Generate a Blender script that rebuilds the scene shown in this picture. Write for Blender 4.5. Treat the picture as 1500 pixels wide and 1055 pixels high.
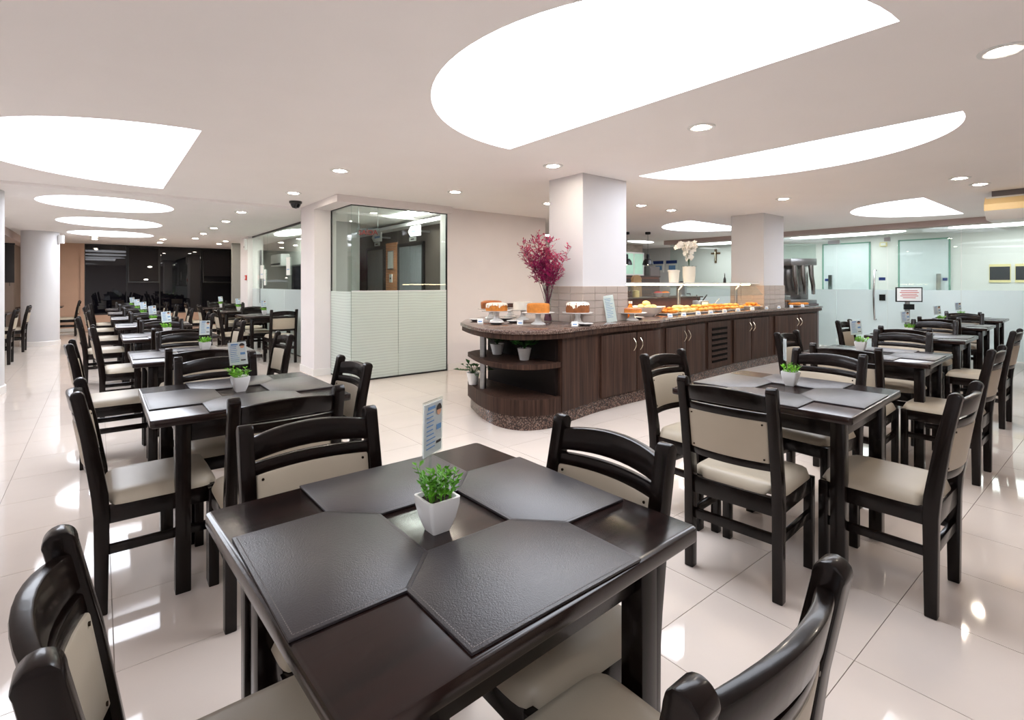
import bpy, bmesh, math, random
from mathutils import Vector, Matrix
random.seed(7)
scn = bpy.context.scene
for o in list(bpy.data.objects): bpy.data.objects.remove(o)
COL = scn.collection
PI = math.pi
# ------------------------------------------------------------------ camera
EYE = 1.33; YAW = 0.68; FPX = 747.0; HOR = 416.0
cam_d = bpy.data.cameras.new('camera'); cam = bpy.data.objects.new('camera', cam_d); COL.objects.link(cam)
cam_d.sensor_fit = 'HORIZONTAL'; cam_d.sensor_width = 36.0; cam_d.lens = FPX / 1500 * 36
cam_d.shift_y = (HOR - 527.5) / 1500; cam_d.clip_start = 0.05; cam_d.clip_end = 100
cam.location = (0, 0, EYE); cam.rotation_euler = (PI / 2, 0, -YAW)
scn.camera = cam
# ------------------------------------------------------------------ world, exposure
w = bpy.data.worlds.new('world'); scn.world = w; w.use_nodes = True
w.node_tree.nodes['Background'].inputs[0].default_value = (0.004, 0.005, 0.008, 1)   # night outside
w.node_tree.nodes['Background'].inputs[1].default_value = 1.0
vs = scn.view_settings
vs.view_transform = 'Standard'; vs.look = 'None'; vs.gamma = 1.0; vs.use_curve_mapping = False
vs.exposure = 1.24
PANEL = 3.7       # ceiling light panels
DOWN = 92.0       # downlights
CEIL = 2.50; CEIL2 = 2.465
# ------------------------------------------------------------------ materials
def lin(c):
    return tuple(((v / 255) / 12.92 if v / 255 <= 0.04045 else (((v / 255) + 0.055) / 1.055) ** 2.4) for v in c) + (1,)
MATS = {}
def nm(name):
    m = bpy.data.materials.new(name); m.use_nodes = True
    MATS[name] = m
    return m, m.node_tree, m.node_tree.nodes['Principled BSDF']
def node(t, kind, **kw):
    n = t.nodes.new(kind)
    for k, v in kw.items(): setattr(n, k, v)
    return n
def plain(name, rgb, rough=0.5, metal=0.0, spec=0.5, coat=0.0, bump=0.0, bscale=200, var=0.0, vscale=6, stretch=(1, 1, 1), emit=None, estr=0):
    m, t, b = nm(name)
    b.inputs['Base Color'].default_value = lin(rgb)
    b.inputs['Roughness'].default_value = rough; b.inputs['Metallic'].default_value = metal
    b.inputs['Specular IOR Level'].default_value = spec
    b.inputs['Coat Weight'].default_value = coat; b.inputs['Coat Roughness'].default_value = 0.08
    if emit:
        b.inputs['Emission Color'].default_value = lin(emit); b.inputs['Emission Strength'].default_value = estr
    if var or bump:
        tc = node(t, 'ShaderNodeTexCoord'); mp = node(t, 'ShaderNodeMapping'); mp.inputs['Scale'].default_value = stretch
        t.links.new(tc.outputs['Object'], mp.inputs['Vector'])
    if var:
        n = node(t, 'ShaderNodeTexNoise'); n.inputs['Scale'].default_value = vscale; n.inputs['Detail'].default_value = 6
        t.links.new(mp.outputs[0], n.inputs['Vector'])
        r = node(t, 'ShaderNodeValToRGB'); e = r.color_ramp.elements
        c = lin(rgb); e[0].position = 0.3; e[1].position = 0.7
        e[0].color = tuple(max(0, x * (1 - var)) for x in c[:3]) + (1,); e[1].color = tuple(min(1, x * (1 + var)) for x in c[:3]) + (1,)
        t.links.new(n.outputs['Fac'], r.inputs[0]); t.links.new(r.outputs[0], b.inputs['Base Color'])
    if bump:
        n2 = node(t, 'ShaderNodeTexNoise'); n2.inputs['Scale'].default_value = bscale; n2.inputs['Detail'].default_value = 3
        t.links.new(mp.outputs[0], n2.inputs['Vector'])
        bp = node(t, 'ShaderNodeBump'); bp.inputs['Strength'].default_value = bump; bp.inputs['Distance'].default_value = 0.004
        t.links.new(n2.outputs['Fac'], bp.inputs['Height']); t.links.new(bp.outputs[0], b.inputs['Normal'])
    return m
def emitter(name, rgb, s):
    m, t, b = nm(name)
    e = node(t, 'ShaderNodeEmission'); e.inputs[0].default_value = lin(rgb); e.inputs[1].default_value = s
    t.links.new(e.outputs[0], t.nodes['Material Output'].inputs[0]); t.nodes.remove(b)
    return m
def fresnel(t, ior):
    g = node(t, 'ShaderNodeNewGeometry'); mr = node(t, 'ShaderNodeMapRange')
    mr.inputs['To Min'].default_value = ior; mr.inputs['To Max'].default_value = 1 / ior
    t.links.new(g.outputs['Backfacing'], mr.inputs[0])
    fr = node(t, 'ShaderNodeFresnel'); t.links.new(mr.outputs[0], fr.inputs[0])
    return fr
def glass(name, tint=(232, 244, 240), refl=1.0, rough=0.0):
    m, t, b = nm(name); t.nodes.remove(b)
    tr = node(t, 'ShaderNodeBsdfTransparent'); tr.inputs[0].default_value = lin(tint)
    gl = node(t, 'ShaderNodeBsdfGlossy'); gl.inputs['Roughness'].default_value = rough
    fr = fresnel(t, 1.45)
    mx = node(t, 'ShaderNodeMixShader')
    t.links.new(fr.outputs[0], mx.inputs[0]); t.links.new(tr.outputs[0], mx.inputs[1]); t.links.new(gl.outputs[0], mx.inputs[2])
    t.links.new(mx.outputs[0], t.nodes['Material Output'].inputs[0])
    return m
def frosted(name, rgb, through=0.15, lines=0.0, lscale=60):
    m, t, b = nm(name); t.nodes.remove(b)
    tr = node(t, 'ShaderNodeBsdfTransparent'); tl = node(t, 'ShaderNodeBsdfTranslucent'); df = node(t, 'ShaderNodeBsdfDiffuse')
    gl = node(t, 'ShaderNodeBsdfGlossy'); gl.inputs['Roughness'].default_value = 0.03
    tl.inputs[0].default_value = lin(rgb); df.inputs[0].default_value = lin(rgb)
    m1 = node(t, 'ShaderNodeMixShader'); m1.inputs[0].default_value = 0.5
    t.links.new(tl.outputs[0], m1.inputs[1]); t.links.new(df.outputs[0], m1.inputs[2])
    m2 = node(t, 'ShaderNodeMixShader'); m2.inputs[0].default_value = through
    t.links.new(m1.outputs[0], m2.inputs[1]); t.links.new(tr.outputs[0], m2.inputs[2])
    if lines:
        tc = node(t, 'ShaderNodeTexCoord'); wv = node(t, 'ShaderNodeTexWave', bands_direction='Z')
        wv.inputs['Scale'].default_value = lscale; wv.inputs['Distortion'].default_value = 3.0; wv.inputs['Detail'].default_value = 1.5; wv.inputs['Detail Scale'].default_value = 0.3
        t.links.new(tc.outputs['Object'], wv.inputs['Vector'])
        rm = node(t, 'ShaderNodeMapRange'); rm.inputs['From Min'].default_value = 0.45; rm.inputs['From Max'].default_value = 0.6
        rm.inputs['To Min'].default_value = through; rm.inputs['To Max'].default_value = through + lines
        t.links.new(wv.outputs['Fac'], rm.inputs[0]); t.links.new(rm.outputs[0], m2.inputs[0])
    fr = fresnel(t, 1.4)
    m3 = node(t, 'ShaderNodeMixShader')
    t.links.new(fr.outputs[0], m3.inputs[0]); t.links.new(m2.outputs[0], m3.inputs[1]); t.links.new(gl.outputs[0], m3.inputs[2])
    t.links.new(m3.outputs[0], t.nodes['Material Output'].inputs[0])
    return m
def wood(name, dark, light, rough, coat, axis='Z', scale=3.0, grain=9.0, spec=0.5):
    m, t, b = nm(name); b.inputs['Specular IOR Level'].default_value = spec
    tc = node(t, 'ShaderNodeTexCoord'); mp = node(t, 'ShaderNodeMapping')
    s = [grain, grain, grain]; s['XYZ'.index(axis)] = 0.6
    mp.inputs['Scale'].default_value = s; t.links.new(tc.outputs['Object'], mp.inputs['Vector'])
    n = node(t, 'ShaderNodeTexNoise'); n.inputs['Scale'].default_value = scale; n.inputs['Detail'].default_value = 8; n.inputs['Distortion'].default_value = 0.6
    t.links.new(mp.outputs[0], n.inputs['Vector'])
    r = node(t, 'ShaderNodeValToRGB'); e = r.color_ramp.elements
    e[0].position = 0.32; e[1].position = 0.68; e[0].color = lin(dark); e[1].color = lin(light)
    t.links.new(n.outputs['Fac'], r.inputs[0]); t.links.new(r.outputs[0], b.inputs['Base Color'])
    b.inputs['Roughness'].default_value = rough; b.inputs['Coat Weight'].default_value = coat; b.inputs['Coat Roughness'].default_value = 0.06
    bp = node(t, 'ShaderNodeBump'); bp.inputs['Strength'].default_value = 0.12; bp.inputs['Distance'].default_value = 0.003
    t.links.new(n.outputs['Fac'], bp.inputs['Height']); t.links.new(bp.outputs[0], b.inputs['Normal'])
    return m
def speckle(name, cols, scale, rough):
    m, t, b = nm(name)
    tc = node(t, 'ShaderNodeTexCoord'); v = node(t, 'ShaderNodeTexVoronoi'); v.inputs['Scale'].default_value = scale
    t.links.new(tc.outputs['Object'], v.inputs['Vector'])
    sp = node(t, 'ShaderNodeSeparateColor'); t.links.new(v.outputs['Color'], sp.inputs[0])
    r = node(t, 'ShaderNodeValToRGB'); r.color_ramp.interpolation = 'CONSTANT'
    e = r.color_ramp.elements
    while len(e) < len(cols): e.new(0.5)
    for i, c in enumerate(cols): e[i].position = i / len(cols); e[i].color = lin(c)
    t.links.new(sp.outputs[0], r.inputs[0]); t.links.new(r.outputs[0], b.inputs['Base Color'])
    b.inputs['Roughness'].default_value = rough
    return m
def tile_mat(name, rgb, rough, var):
    m, t, b = nm(name)
    oi = node(t, 'ShaderNodeObjectInfo'); tc = node(t, 'ShaderNodeTexCoord')
    n = node(t, 'ShaderNodeTexNoise'); n.inputs['Scale'].default_value = 2.2; n.inputs['Detail'].default_value = 5
    ad = node(t, 'ShaderNodeVectorMath', operation='ADD'); cb = node(t, 'ShaderNodeCombineXYZ'); ml = node(t, 'ShaderNodeMath', operation='MULTIPLY')
    ml.inputs[1].default_value = 37.0; t.links.new(oi.outputs['Random'], ml.inputs[0]); t.links.new(ml.outputs[0], cb.inputs[0])
    t.links.new(tc.outputs['Object'], ad.inputs[0]); t.links.new(cb.outputs[0], ad.inputs[1]); t.links.new(ad.outputs[0], n.inputs['Vector'])
    r = node(t, 'ShaderNodeValToRGB'); e = r.color_ramp.elements; c = lin(rgb); e[0].position = 0.3; e[1].position = 0.7
    e[0].color = tuple(x * (1 - var) for x in c[:3]) + (1,); e[1].color = tuple(min(1, x * (1 + var)) for x in c[:3]) + (1,)
    t.links.new(n.outputs['Fac'], r.inputs[0]); t.links.new(r.outputs[0], b.inputs['Base Color'])
    b.inputs['Roughness'].default_value = rough
    return m
M = MATS
plain('ceiling_paint', (250, 246, 244), 0.9, spec=0.1, var=0.01, vscale=2)
plain('wall_paint', (232, 226, 225), 0.8, spec=0.2, var=0.015, vscale=3)
plain('wall_white', (216, 214, 215), 0.7, spec=0.2, var=0.01, vscale=3)
plain('peach_paint', (206, 172, 150), 0.75, spec=0.2, var=0.03, vscale=4)
plain('skirting_white', (236, 232, 228), 0.35)
plain('soffit_paint', (190, 172, 166), 0.8, spec=0.1, var=0.01, vscale=3)
plain('grout', (150, 138, 126), 0.9, var=0.08, vscale=30)
tile_mat('floor_porcelain', (220, 208, 198), 0.05, 0.03)
wood('chair_wood', (10, 6, 5), (24, 15, 12), 0.24, 0.10, 'Z', 3.0, 12, 0.22)
wood('table_wood', (15, 9, 8), (40, 24, 21), 0.19, 0.0, 'X', 3.0, 10, 0.48)
plain('beige_leather', (176, 164, 145), 0.42, bump=0.08, bscale=350, var=0.03, vscale=5)
plain('mat_leather', (50, 46, 48), 0.31, spec=0.6, bump=0.25, bscale=420, var=0.06, vscale=9)
plain('mat_thread', (104, 98, 96), 0.7, var=0.2, vscale=400)
plain('white_ceramic', (238, 237, 234), 0.18, spec=0.5, coat=0.3, var=0.01)
plain('leaf_green', (92, 158, 32), 0.5, var=0.35, vscale=40)
plain('leaf_lime', (124, 190, 40), 0.5, var=0.3, vscale=40)
plain('leaf_dark', (34, 84, 30), 0.45, var=0.4, vscale=30)
plain('soil', (52, 38, 28), 0.95, bump=0.6, bscale=120, var=0.3, vscale=60)
glass('acrylic', (246, 250, 250))
plain('card_white', (238, 240, 242), 0.5, var=0.01)
plain('print_blue', (112, 156, 206), 0.6, var=0.05)
plain('print_dark', (40, 34, 34), 0.6, var=0.05)
plain('print_skin', (224, 170, 138), 0.6, var=0.05)
plain('print_red', (198, 60, 54), 0.6, var=0.05)
plain('stud_metal', (70, 60, 50), 0.25, metal=1.0, var=0.05)
plain('chrome', (200, 200, 202), 0.16, metal=1.0, var=0.02)
plain('brushed_steel', (176, 178, 180), 0.32, metal=1.0, var=0.08, vscale=4, stretch=(1, 1, 60))
plain('champagne_metal', (214, 204, 184), 0.25, metal=1.0, var=0.02)
wood('cabinet_wood', (40, 29, 25), (78, 56, 46), 0.5, 0.0, 'Z', 2.4, 22, 0.12)
plain('cabinet_inside', (28, 20, 18), 0.5, spec=0.2, var=0.15, vscale=5)
speckle('granite', [(58, 42, 36), (92, 68, 58), (120, 92, 80), (44, 34, 32), (74, 54, 46), (136, 112, 100)], 95, 0.12)
speckle('granite_top', [(96, 78, 70), (122, 102, 92), (84, 66, 60), (140, 120, 110), (104, 86, 78), (74, 58, 52)], 120, 0.07)
tile_mat('wall_tile_taupe', (178, 164, 154), 0.15, 0.05)
plain('tile_grout', (222, 214, 206), 0.9, var=0.03)
glass('clear_glass', (242, 249, 247))
glass('clear_glass_thin', (248, 252, 251))
plain('glass_edge', (120, 165, 150), 0.1, var=0.05)
frosted('frost_lines', (236, 242, 238), 0.10, 0.14, 8)
frosted('frost_band', (242, 249, 250), 0.06)
plain('frost_door', (222, 231, 235), 0.12, var=0.02)
plain('dark_frame', (40, 42, 44), 0.35, metal=0.6, var=0.05)
plain('black_metal', (24, 24, 26), 0.35, metal=0.3, var=0.05)
plain('black_plastic', (22, 22, 24), 0.4, var=0.1)
m_, t_, b_ = nm('night_glass')
b_.inputs['Base Color'].default_value = (0.004, 0.004, 0.007, 1); b_.inputs['Roughness'].default_value = 0.015; b_.inputs['IOR'].default_value = 1.55
plain('lobby_brown', (74, 66, 61), 0.35, var=0.08, vscale=3)
plain('lobby_grey', (120, 116, 108), 0.6, var=0.03)
wood('orange_wood', (220, 142, 92), (246, 184, 136), 0.4, 0.1, 'Y', 2.0, 10)
plain('elevator_steel', (150, 154, 158), 0.35, metal=0.35, var=0.12, vscale=3, stretch=(20, 20, 1))
plain('plastic_white', (232, 232, 230), 0.4, var=0.01)
plain('plastic_cream', (244, 216, 160), 0.4, var=0.02)
plain('office_grey', (150, 150, 146), 0.7, var=0.03)
emitter('panel_light', (240, 245, 255), PANEL)
emitter('down_light', (255, 241, 222), DOWN)
emitter('corridor_light', (255, 253, 252), 2.9)
emitter('lobby_light', (255, 252, 244), 14)
emitter('lamp_glow', (255, 224, 180), 14)
plain('cake_golden', (206, 128, 48), 0.75, bump=0.5, bscale=90, var=0.15, vscale=30)
plain('cake_brown', (142, 84, 42), 0.75, bump=0.5, bscale=90, var=0.2, vscale=30)
plain('cake_chocolate', (66, 36, 24), 0.6, bump=0.4, bscale=90, var=0.2, vscale=30)
plain('icing_white', (244, 238, 224), 0.4, var=0.02)
plain('icing_caramel', (180, 96, 34), 0.3, var=0.15, vscale=20)
plain('bread_cream', (238, 208, 140), 0.7, bump=0.4, bscale=60, var=0.15, vscale=25)
plain('bread_gold', (226, 166, 84), 0.7, bump=0.4, bscale=60, var=0.25, vscale=25)
plain('pastry_orange', (222, 138, 46), 0.65, bump=0.4, bscale=60, var=0.25, vscale=25)
plain('juice_orange', (240, 132, 32), 0.2, var=0.03)
plain('slate_dish', (86, 86, 90), 0.3, var=0.05)
plain('magenta_leaf', (160, 14, 92), 0.5, var=0.4, vscale=14)
plain('magenta_light', (206, 70, 110), 0.5, var=0.3, vscale=14)
plain('plum_stem', (96, 30, 60), 0.5, var=0.3, vscale=20)
plain('orchid_white', (250, 244, 232), 0.5, var=0.02)
plain('pot_cream', (240, 232, 214), 0.4, var=0.03)
plain('stone_wall', (150, 138, 128), 0.7, var=0.25, vscale=5, stretch=(1, 1, 8))
plain('window_teal', (176, 216, 196), 0.4, var=0.1, vscale=3, emit=(176, 222, 200), estr=0.12)
plain('bar_brown', (66, 44, 38), 0.4, var=0.15, vscale=6)
plain('warm_brown', (112, 62, 44), 0.35, var=0.15, vscale=6)
plain('tan_fabric', (196, 152, 108), 0.8, var=0.05)
plain('grey_panel', (104, 98, 98), 0.5, var=0.03)
plain('corridor_wall', (228, 228, 226), 0.6, var=0.01)
plain('blue_plate', (36, 60, 128), 0.4, var=0.03)
plain('frame_cream', (236, 222, 166), 0.4, var=0.03)
plain('picture_dark', (48, 50, 56), 0.3, var=0.35, vscale=25, stretch=(1, 1, 6))
plain('bronze', (112, 88, 66), 0.35, metal=0.7, var=0.1)
plain('paper', (240, 240, 236), 0.7, var=0.01)
plain('blind_dark', (46, 44, 46), 0.7, var=0.1, vscale=5)
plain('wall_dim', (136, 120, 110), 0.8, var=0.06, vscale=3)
plain('slot_black', (9, 8, 8), 0.7, spec=0.05, var=0.05)
plain('toner_steel', (150, 148, 146), 0.22, metal=1.0, var=0.05)

# ------------------------------------------------------------------ mesh helpers
class MB:
    def __init__(self): self.v = []; self.f = []
    def add(self, vs, fs):
        k = len(self.v); self.v += [tuple(p) for p in vs]; self.f += [tuple(i + k for i in f) for f in fs]; return self
    def box(self, x0, x1, y0, y1, z0, z1):
        return self.add([(x0, y0, z0), (x1, y0, z0), (x1, y1, z0), (x0, y1, z0), (x0, y0, z1), (x1, y0, z1), (x1, y1, z1), (x0, y1, z1)],
                        [(3, 2, 1, 0), (4, 5, 6, 7), (0, 1, 5, 4), (1, 2, 6, 5), (2, 3, 7, 6), (3, 0, 4, 7)])
    def prism(self, poly, z0, z1):
        n = len(poly)
        a = sum(poly[i][0] * poly[(i + 1) % n][1] - poly[(i + 1) % n][0] * poly[i][1] for i in range(n))
        if a < 0: poly = poly[::-1]
        vs = [(x, y, z0) for x, y in poly] + [(x, y, z1) for x, y in poly]
        return self.add(vs, [tuple(range(n - 1, -1, -1)), tuple(range(n, 2 * n))] + [(i, (i + 1) % n, n + (i + 1) % n, n + i) for i in range(n)])
    def prism_x(self, poly, x0, x1):      # polygon in (y, z), extruded along x
        n = len(poly)
        a = sum(poly[i][0] * poly[(i + 1) % n][1] - poly[(i + 1) % n][0] * poly[i][1] for i in range(n))
        if a < 0: poly = poly[::-1]
        vs = [(x0, y, z) for y, z in poly] + [(x1, y, z) for y, z in poly]
        return self.add(vs, [tuple(range(n - 1, -1, -1)), tuple(range(n, 2 * n))] + [(i, (i + 1) % n, n + (i + 1) % n, n + i) for i in range(n)])
    def lathe(self, prof, n=24, c=(0, 0, 0), sx=1, sy=1, rot=0):
        vs = []; fs = []; m = len(prof)
        for r, z in prof:
            for k in range(n):
                a = 2 * PI * k / n + rot; vs.append((c[0] + r * sx * math.cos(a), c[1] + r * sy * math.sin(a), c[2] + z))
        for i in range(m - 1):
            for k in range(n): fs.append((i * n + k, i * n + (k + 1) % n, (i + 1) * n + (k + 1) % n, (i + 1) * n + k))
        if prof[0][0] > 1e-6: fs.append(tuple(range(n - 1, -1, -1)))
        if prof[-1][0] > 1e-6: fs.append(tuple((m - 1) * n + k for k in range(n)))
        return self.add(vs, fs)
    def tube(self, pts, r, n=8, r2=None):
        pts = [Vector(p) for p in pts]; vs = []; fs = []; m = len(pts)
        for i, p in enumerate(pts):
            d = (pts[min(i + 1, m - 1)] - pts[max(i - 1, 0)])
            d = d.normalized() if d.length else Vector((0, 0, 1))
            a = Vector((1, 0, 0)) if abs(d.x) < 0.8 else Vector((0, 1, 0))
            u = d.cross(a).normalized(); v = d.cross(u)
            rr = r if r2 is None else r + (r2 - r) * i / (m - 1)
            for k in range(n):
                t = 2 * PI * k / n; vs.append(p + u * (rr * math.cos(t)) + v * (rr * math.sin(t)))
        for i in range(m - 1):
            for k in range(n): fs.append((i * n + k, i * n + (k + 1) % n, (i + 1) * n + (k + 1) % n, (i + 1) * n + k))
        fs.append(tuple(range(n - 1, -1, -1))); fs.append(tuple((m - 1) * n + k for k in range(n)))
        return self.add(vs, fs)
    def ellipsoid(self, c, rx, ry, rz, n=12, m=8):
        return self.lathe([(max(1e-7, math.sin(PI * i / m)), -math.cos(PI * i / m) * rz) for i in range(m + 1)], n, c, rx, ry)
    def move(self, mat):
        self.v = [tuple(mat @ Vector(p)) for p in self.v]; return self
    def mesh(self, name, mat, bevel=0, seg=2, smooth=35, clean=False):
        me = bpy.data.meshes.new(name)
        bm = bmesh.new(); flat = None
        vv = [bm.verts.new(p) for p in self.v]
        for f in self.f:
            try: bm.faces.new([vv[i] for i in f])
            except ValueError: pass
        if clean:
            bmesh.ops.remove_doubles(bm, verts=bm.verts, dist=1e-5)
        bmesh.ops.recalc_face_normals(bm, faces=bm.faces)
        if bevel:
            ed = [e for e in bm.edges if len(e.link_faces) == 2 and e.calc_face_angle(0) > 0.5]
            es = set(ed); lay = bm.faces.layers.int.new('flat')
            for f in bm.faces: f[lay] = 1 if all(e in es or len(e.link_faces) < 2 for e in f.edges) or len(f.edges) > 8 else 0
            res = bmesh.ops.bevel(bm, geom=ed, offset=bevel, segments=seg, profile=0.5, affect='EDGES', clamp_overlap=True)
            for f in res['faces']: f[lay] = 0
            flat = [f[lay] for f in bm.faces]
            bm.faces.layers.int.remove(lay)
        bm.to_mesh(me); bm.free()
        if smooth:
            for i, p in enumerate(me.polygons): p.use_smooth = not (flat and flat[i])
            me.set_sharp_from_angle(angle=math.radians(smooth))
        me.materials.append(M[mat])
        return me
    def build(self, name, mat, parent=None, **kw):
        return obj(name, self.mesh(name, mat, **kw), parent)
def obj(name, me, parent=None, loc=None, rz=0):
    o = bpy.data.objects.new(name, me); COL.objects.link(o)
    if parent: o.parent = parent
    if loc: o.location = loc
    if rz: o.rotation_euler = (0, 0, rz)
    return o
def tag(o, label, cat, group=None, kind=None):
    if label: o['label'] = label
    if cat: o['category'] = cat
    if group: o['group'] = group
    if kind: o['kind'] = kind
    return o
def thing(name, label, cat, loc=(0, 0, 0), rz=0, group=None):
    o = bpy.data.objects.new(name, None); COL.objects.link(o); o.empty_display_size = 0.1
    o.location = loc; o.rotation_euler = (0, 0, rz)
    return tag(o, label, cat, group)
def struct(o, label=None):
    o['kind'] = 'structure'
    if label: o['label'] = label
    return o
def dup(root, loc, rz, label, group=None):
    def cp(o, par):
        c = o.copy(); COL.objects.link(c); c.parent = par
        for ch in [x for x in KIDS.get(o.name, [])]:
            cp(ch, c)
        return c
    r = cp(root, None); r.location = loc; r.rotation_euler = (0, 0, rz); r['label'] = label
    if group: r['group'] = group
    return r
KIDS = {}
def note_kids():
    KIDS.clear()
    for o in bpy.data.objects:
        if o.parent: KIDS.setdefault(o.parent.name, []).append(o)
def B(x0, x1, y0, y1, z0, z1): return MB().box(x0, x1, y0, y1, z0, z1)
def catmull(pts, n=8):
    out = []
    for i in range(len(pts) - 1):
        p0 = pts[max(i - 1, 0)]; p1 = pts[i]; p2 = pts[i + 1]; p3 = pts[min(i + 2, len(pts) - 1)]
        for k in range(n):
            t = k / n
            out.append(tuple(0.5 * ((2 * p1[j]) + (-p0[j] + p2[j]) * t + (2 * p0[j] - 5 * p1[j] + 4 * p2[j] - p3[j]) * t * t + (-p0[j] + 3 * p1[j] - 3 * p2[j] + p3[j]) * t ** 3) for j in range(2)))
    out.append(tuple(pts[-1])); return out
def offset(poly, d):
    n = len(poly); out = []
    a = sum(poly[i][0] * poly[(i + 1) % n][1] - poly[(i + 1) % n][0] * poly[i][1] for i in range(n))
    sg = 1 if a > 0 else -1
    for i in range(n):
        p0 = Vector(poly[i - 1]); p1 = Vector(poly[i]); p2 = Vector(poly[(i + 1) % n])
        t = ((p1 - p0).normalized() + (p2 - p1).normalized())
        t = t.normalized() if t.length else (p2 - p0).normalized()
        nrm = Vector((-t.y, t.x)) * sg
        c = max(0.5, nrm.dot(Vector((-(p1 - p0).normalized().y, (p1 - p0).normalized().x)) * sg))
        out.append(tuple(p1 + nrm * (d / c)))
    return out
ORD = ['first', 'second', 'third', 'fourth', 'fifth', 'sixth', 'seventh', 'eighth', 'ninth', 'tenth', 'eleventh', 'twelfth']
FONT = bpy.data.fonts[0] if bpy.data.fonts else None
def text(name, body, size, mat, parent, loc, rot, depth=0.001):
    c = bpy.data.curves.new(name, 'FONT'); c.body = body; c.size = size; c.extrude = depth; c.align_x = 'CENTER'; c.align_y = 'CENTER'
    o = bpy.data.objects.new(name, c); COL.objects.link(o); c.materials.append(M[mat])
    bpy.context.view_layer.update()
    me = bpy.data.meshes.new_from_object(o.evaluated_get(bpy.context.evaluated_depsgraph_get())); bpy.data.objects.remove(o)
    if not me.materials: me.materials.append(M[mat])
    o = obj(name, me, parent, loc); o.rotation_euler = rot
    return o
# ------------------------------------------------------------------ the setting
def proj(x, y, z):
    s, c = math.sin(YAW), math.cos(YAW); d = x * s + y * c
    if d < 0.05: return None
    return (750 + FPX * (x * c - y * s) / d, HOR - FPX * (z - EYE) / d, d)
floor = struct(B(-2.6, 14.4, -3.6, 18.9, -0.10, -0.004).build('floor', 'grout'), 'polished cream porcelain tile floor')
PXT, PYT = 0.508, 0.523
tile_me = B(0.0015, PXT - 0.0015, 0.0015, PYT - 0.0015, -0.006, 0).mesh('tile', 'floor_porcelain', smooth=0)
cells = []
for i in range(-6, 29):
    for j in range(-8, 36):
        x = 0.04 + i * PXT; y = 0.64 + (j - 1) * PYT
        if x < -2.6 or x + PXT > 14.4 or y + PYT > 18.85 or y < -3.6: continue
        ps = [proj(x + a, y + b, 0) for a, b in ((0, 0), (PXT, 0), (PXT, PYT), (0, PYT))]
        ar = 0
        if all(ps) and any(-60 < p[0] < 1560 and p[1] < 1110 for p in ps):
            ar = abs(sum(ps[k][0] * ps[(k + 1) % 4][1] - ps[(k + 1) % 4][0] * ps[k][1] for k in range(4))) / 2
            if x > 3.1 and y > 3.4: ar *= 0.2          # under the buffet and behind it
        cells.append((ar, x, y))
cells.sort(reverse=True)
rest = MB()
for k, (ar, x, y) in enumerate(cells):
    if k < 290:
        obj('tile', tile_me, floor, (x, y, 0))
    else:
        rest.box(x + 0.0015, x + PXT - 0.0015, y + 0.0015, y + PYT - 0.0015, -0.006, 0)
o = rest.build('tile_field', 'floor_porcelain', floor, smooth=0); o['kind'] = 'stuff'

def half_ellipse(edge, c, a, b, axis, n=40):
    """flat side on the line axis=edge, arc bulging by b; a is the half length"""
    out = []
    for k in range(n + 1):
        t = -PI / 2 + PI * k / n
        if axis == 'X': out.append((edge + b * math.cos(t), c + a * math.sin(t)))
        else: out.append((c + a * math.sin(t), edge + b * math.cos(t)))
    return out
def ellipse(cx, cy, rx, ry, n=48): return [(cx + rx * math.cos(2 * PI * k / n), cy + ry * math.sin(2 * PI * k / n)) for k in range(n)]
SHAPES = [
    (half_ellipse(2.77, 2.07, 1.39, -1.36, 'X'), CEIL, 'large half-oval ceiling light nearest above the front table'),
    (half_ellipse(4.545, 2.10, 1.335, 1.13, 'X'), CEIL, 'long half-oval ceiling light in front of the buffet counter'),
    (half_ellipse(1.87, 9.95, 1.25, 1.20, 'Y'), CEIL, 'half-oval ceiling light just before the frosted glass wall'),
    (half_ellipse(5.25, 9.7, 1.2, 1.2, 'Y'), CEIL, 'half-oval ceiling light behind the buffet pillars'),
    (half_ellipse(0.605, 6.05, 1.53, -1.53, 'X'), CEIL, 'half-oval ceiling light over the left table row'),
    (ellipse(0.10, 9.35, 0.78, 0.82), CEIL2, 'oval ceiling light, nearest of three over the left row'),
    (ellipse(0.17, 12.1, 0.78, 0.90), CEIL2, 'oval ceiling light, middle of three over the left row'),
    (ellipse(0.22, 14.8, 0.78, 0.85), CEIL2, 'oval ceiling light, farthest of three over the left row'),
]
# added, unseen: a lamp behind the camera to light the foreground
HIDDEN = [(half_ellipse(-1.2, -1.4, 1.3, 1.1, 'Y'), CEIL), ]
def ceiling(name, rect, z, holes):
    bm = bmesh.new(); x0, x1, y0, y1 = rect; edges = []
    for loop in [[(x0, y0), (x1, y0), (x1, y1), (x0, y1)]] + holes:
        vs_ = [bm.verts.new((p[0], p[1], z)) for p in loop]
        edges += [bm.edges.new((vs_[k], vs_[(k + 1) % len(vs_)])) for k in range(len(vs_))]
    bmesh.ops.triangle_fill(bm, use_beauty=True, use_dissolve=False, edges=edges, normal=(0, 0, -1))
    g = bmesh.ops.extrude_face_region(bm, geom=bm.faces[:])
    bmesh.ops.translate(bm, vec=(0, 0, 0.10), verts=[v for v in g['geom'] if isinstance(v, bmesh.types.BMVert)])
    bmesh.ops.recalc_face_normals(bm, faces=bm.faces)
    me = bpy.data.meshes.new(name); bm.to_mesh(me); bm.free(); me.materials.append(M['ceiling_paint'])
    return struct(obj(name, me))
near = [s for s, z, l in SHAPES if z == CEIL] + [s for s, z in HIDDEN]
far = [s for s, z, l in SHAPES if z == CEIL2]
ceiling('ceiling', (-2.8, 12.1, -3.7, 8.1), CEIL, near)['label'] = 'plain cream plaster ceiling with oval light openings'
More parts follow.
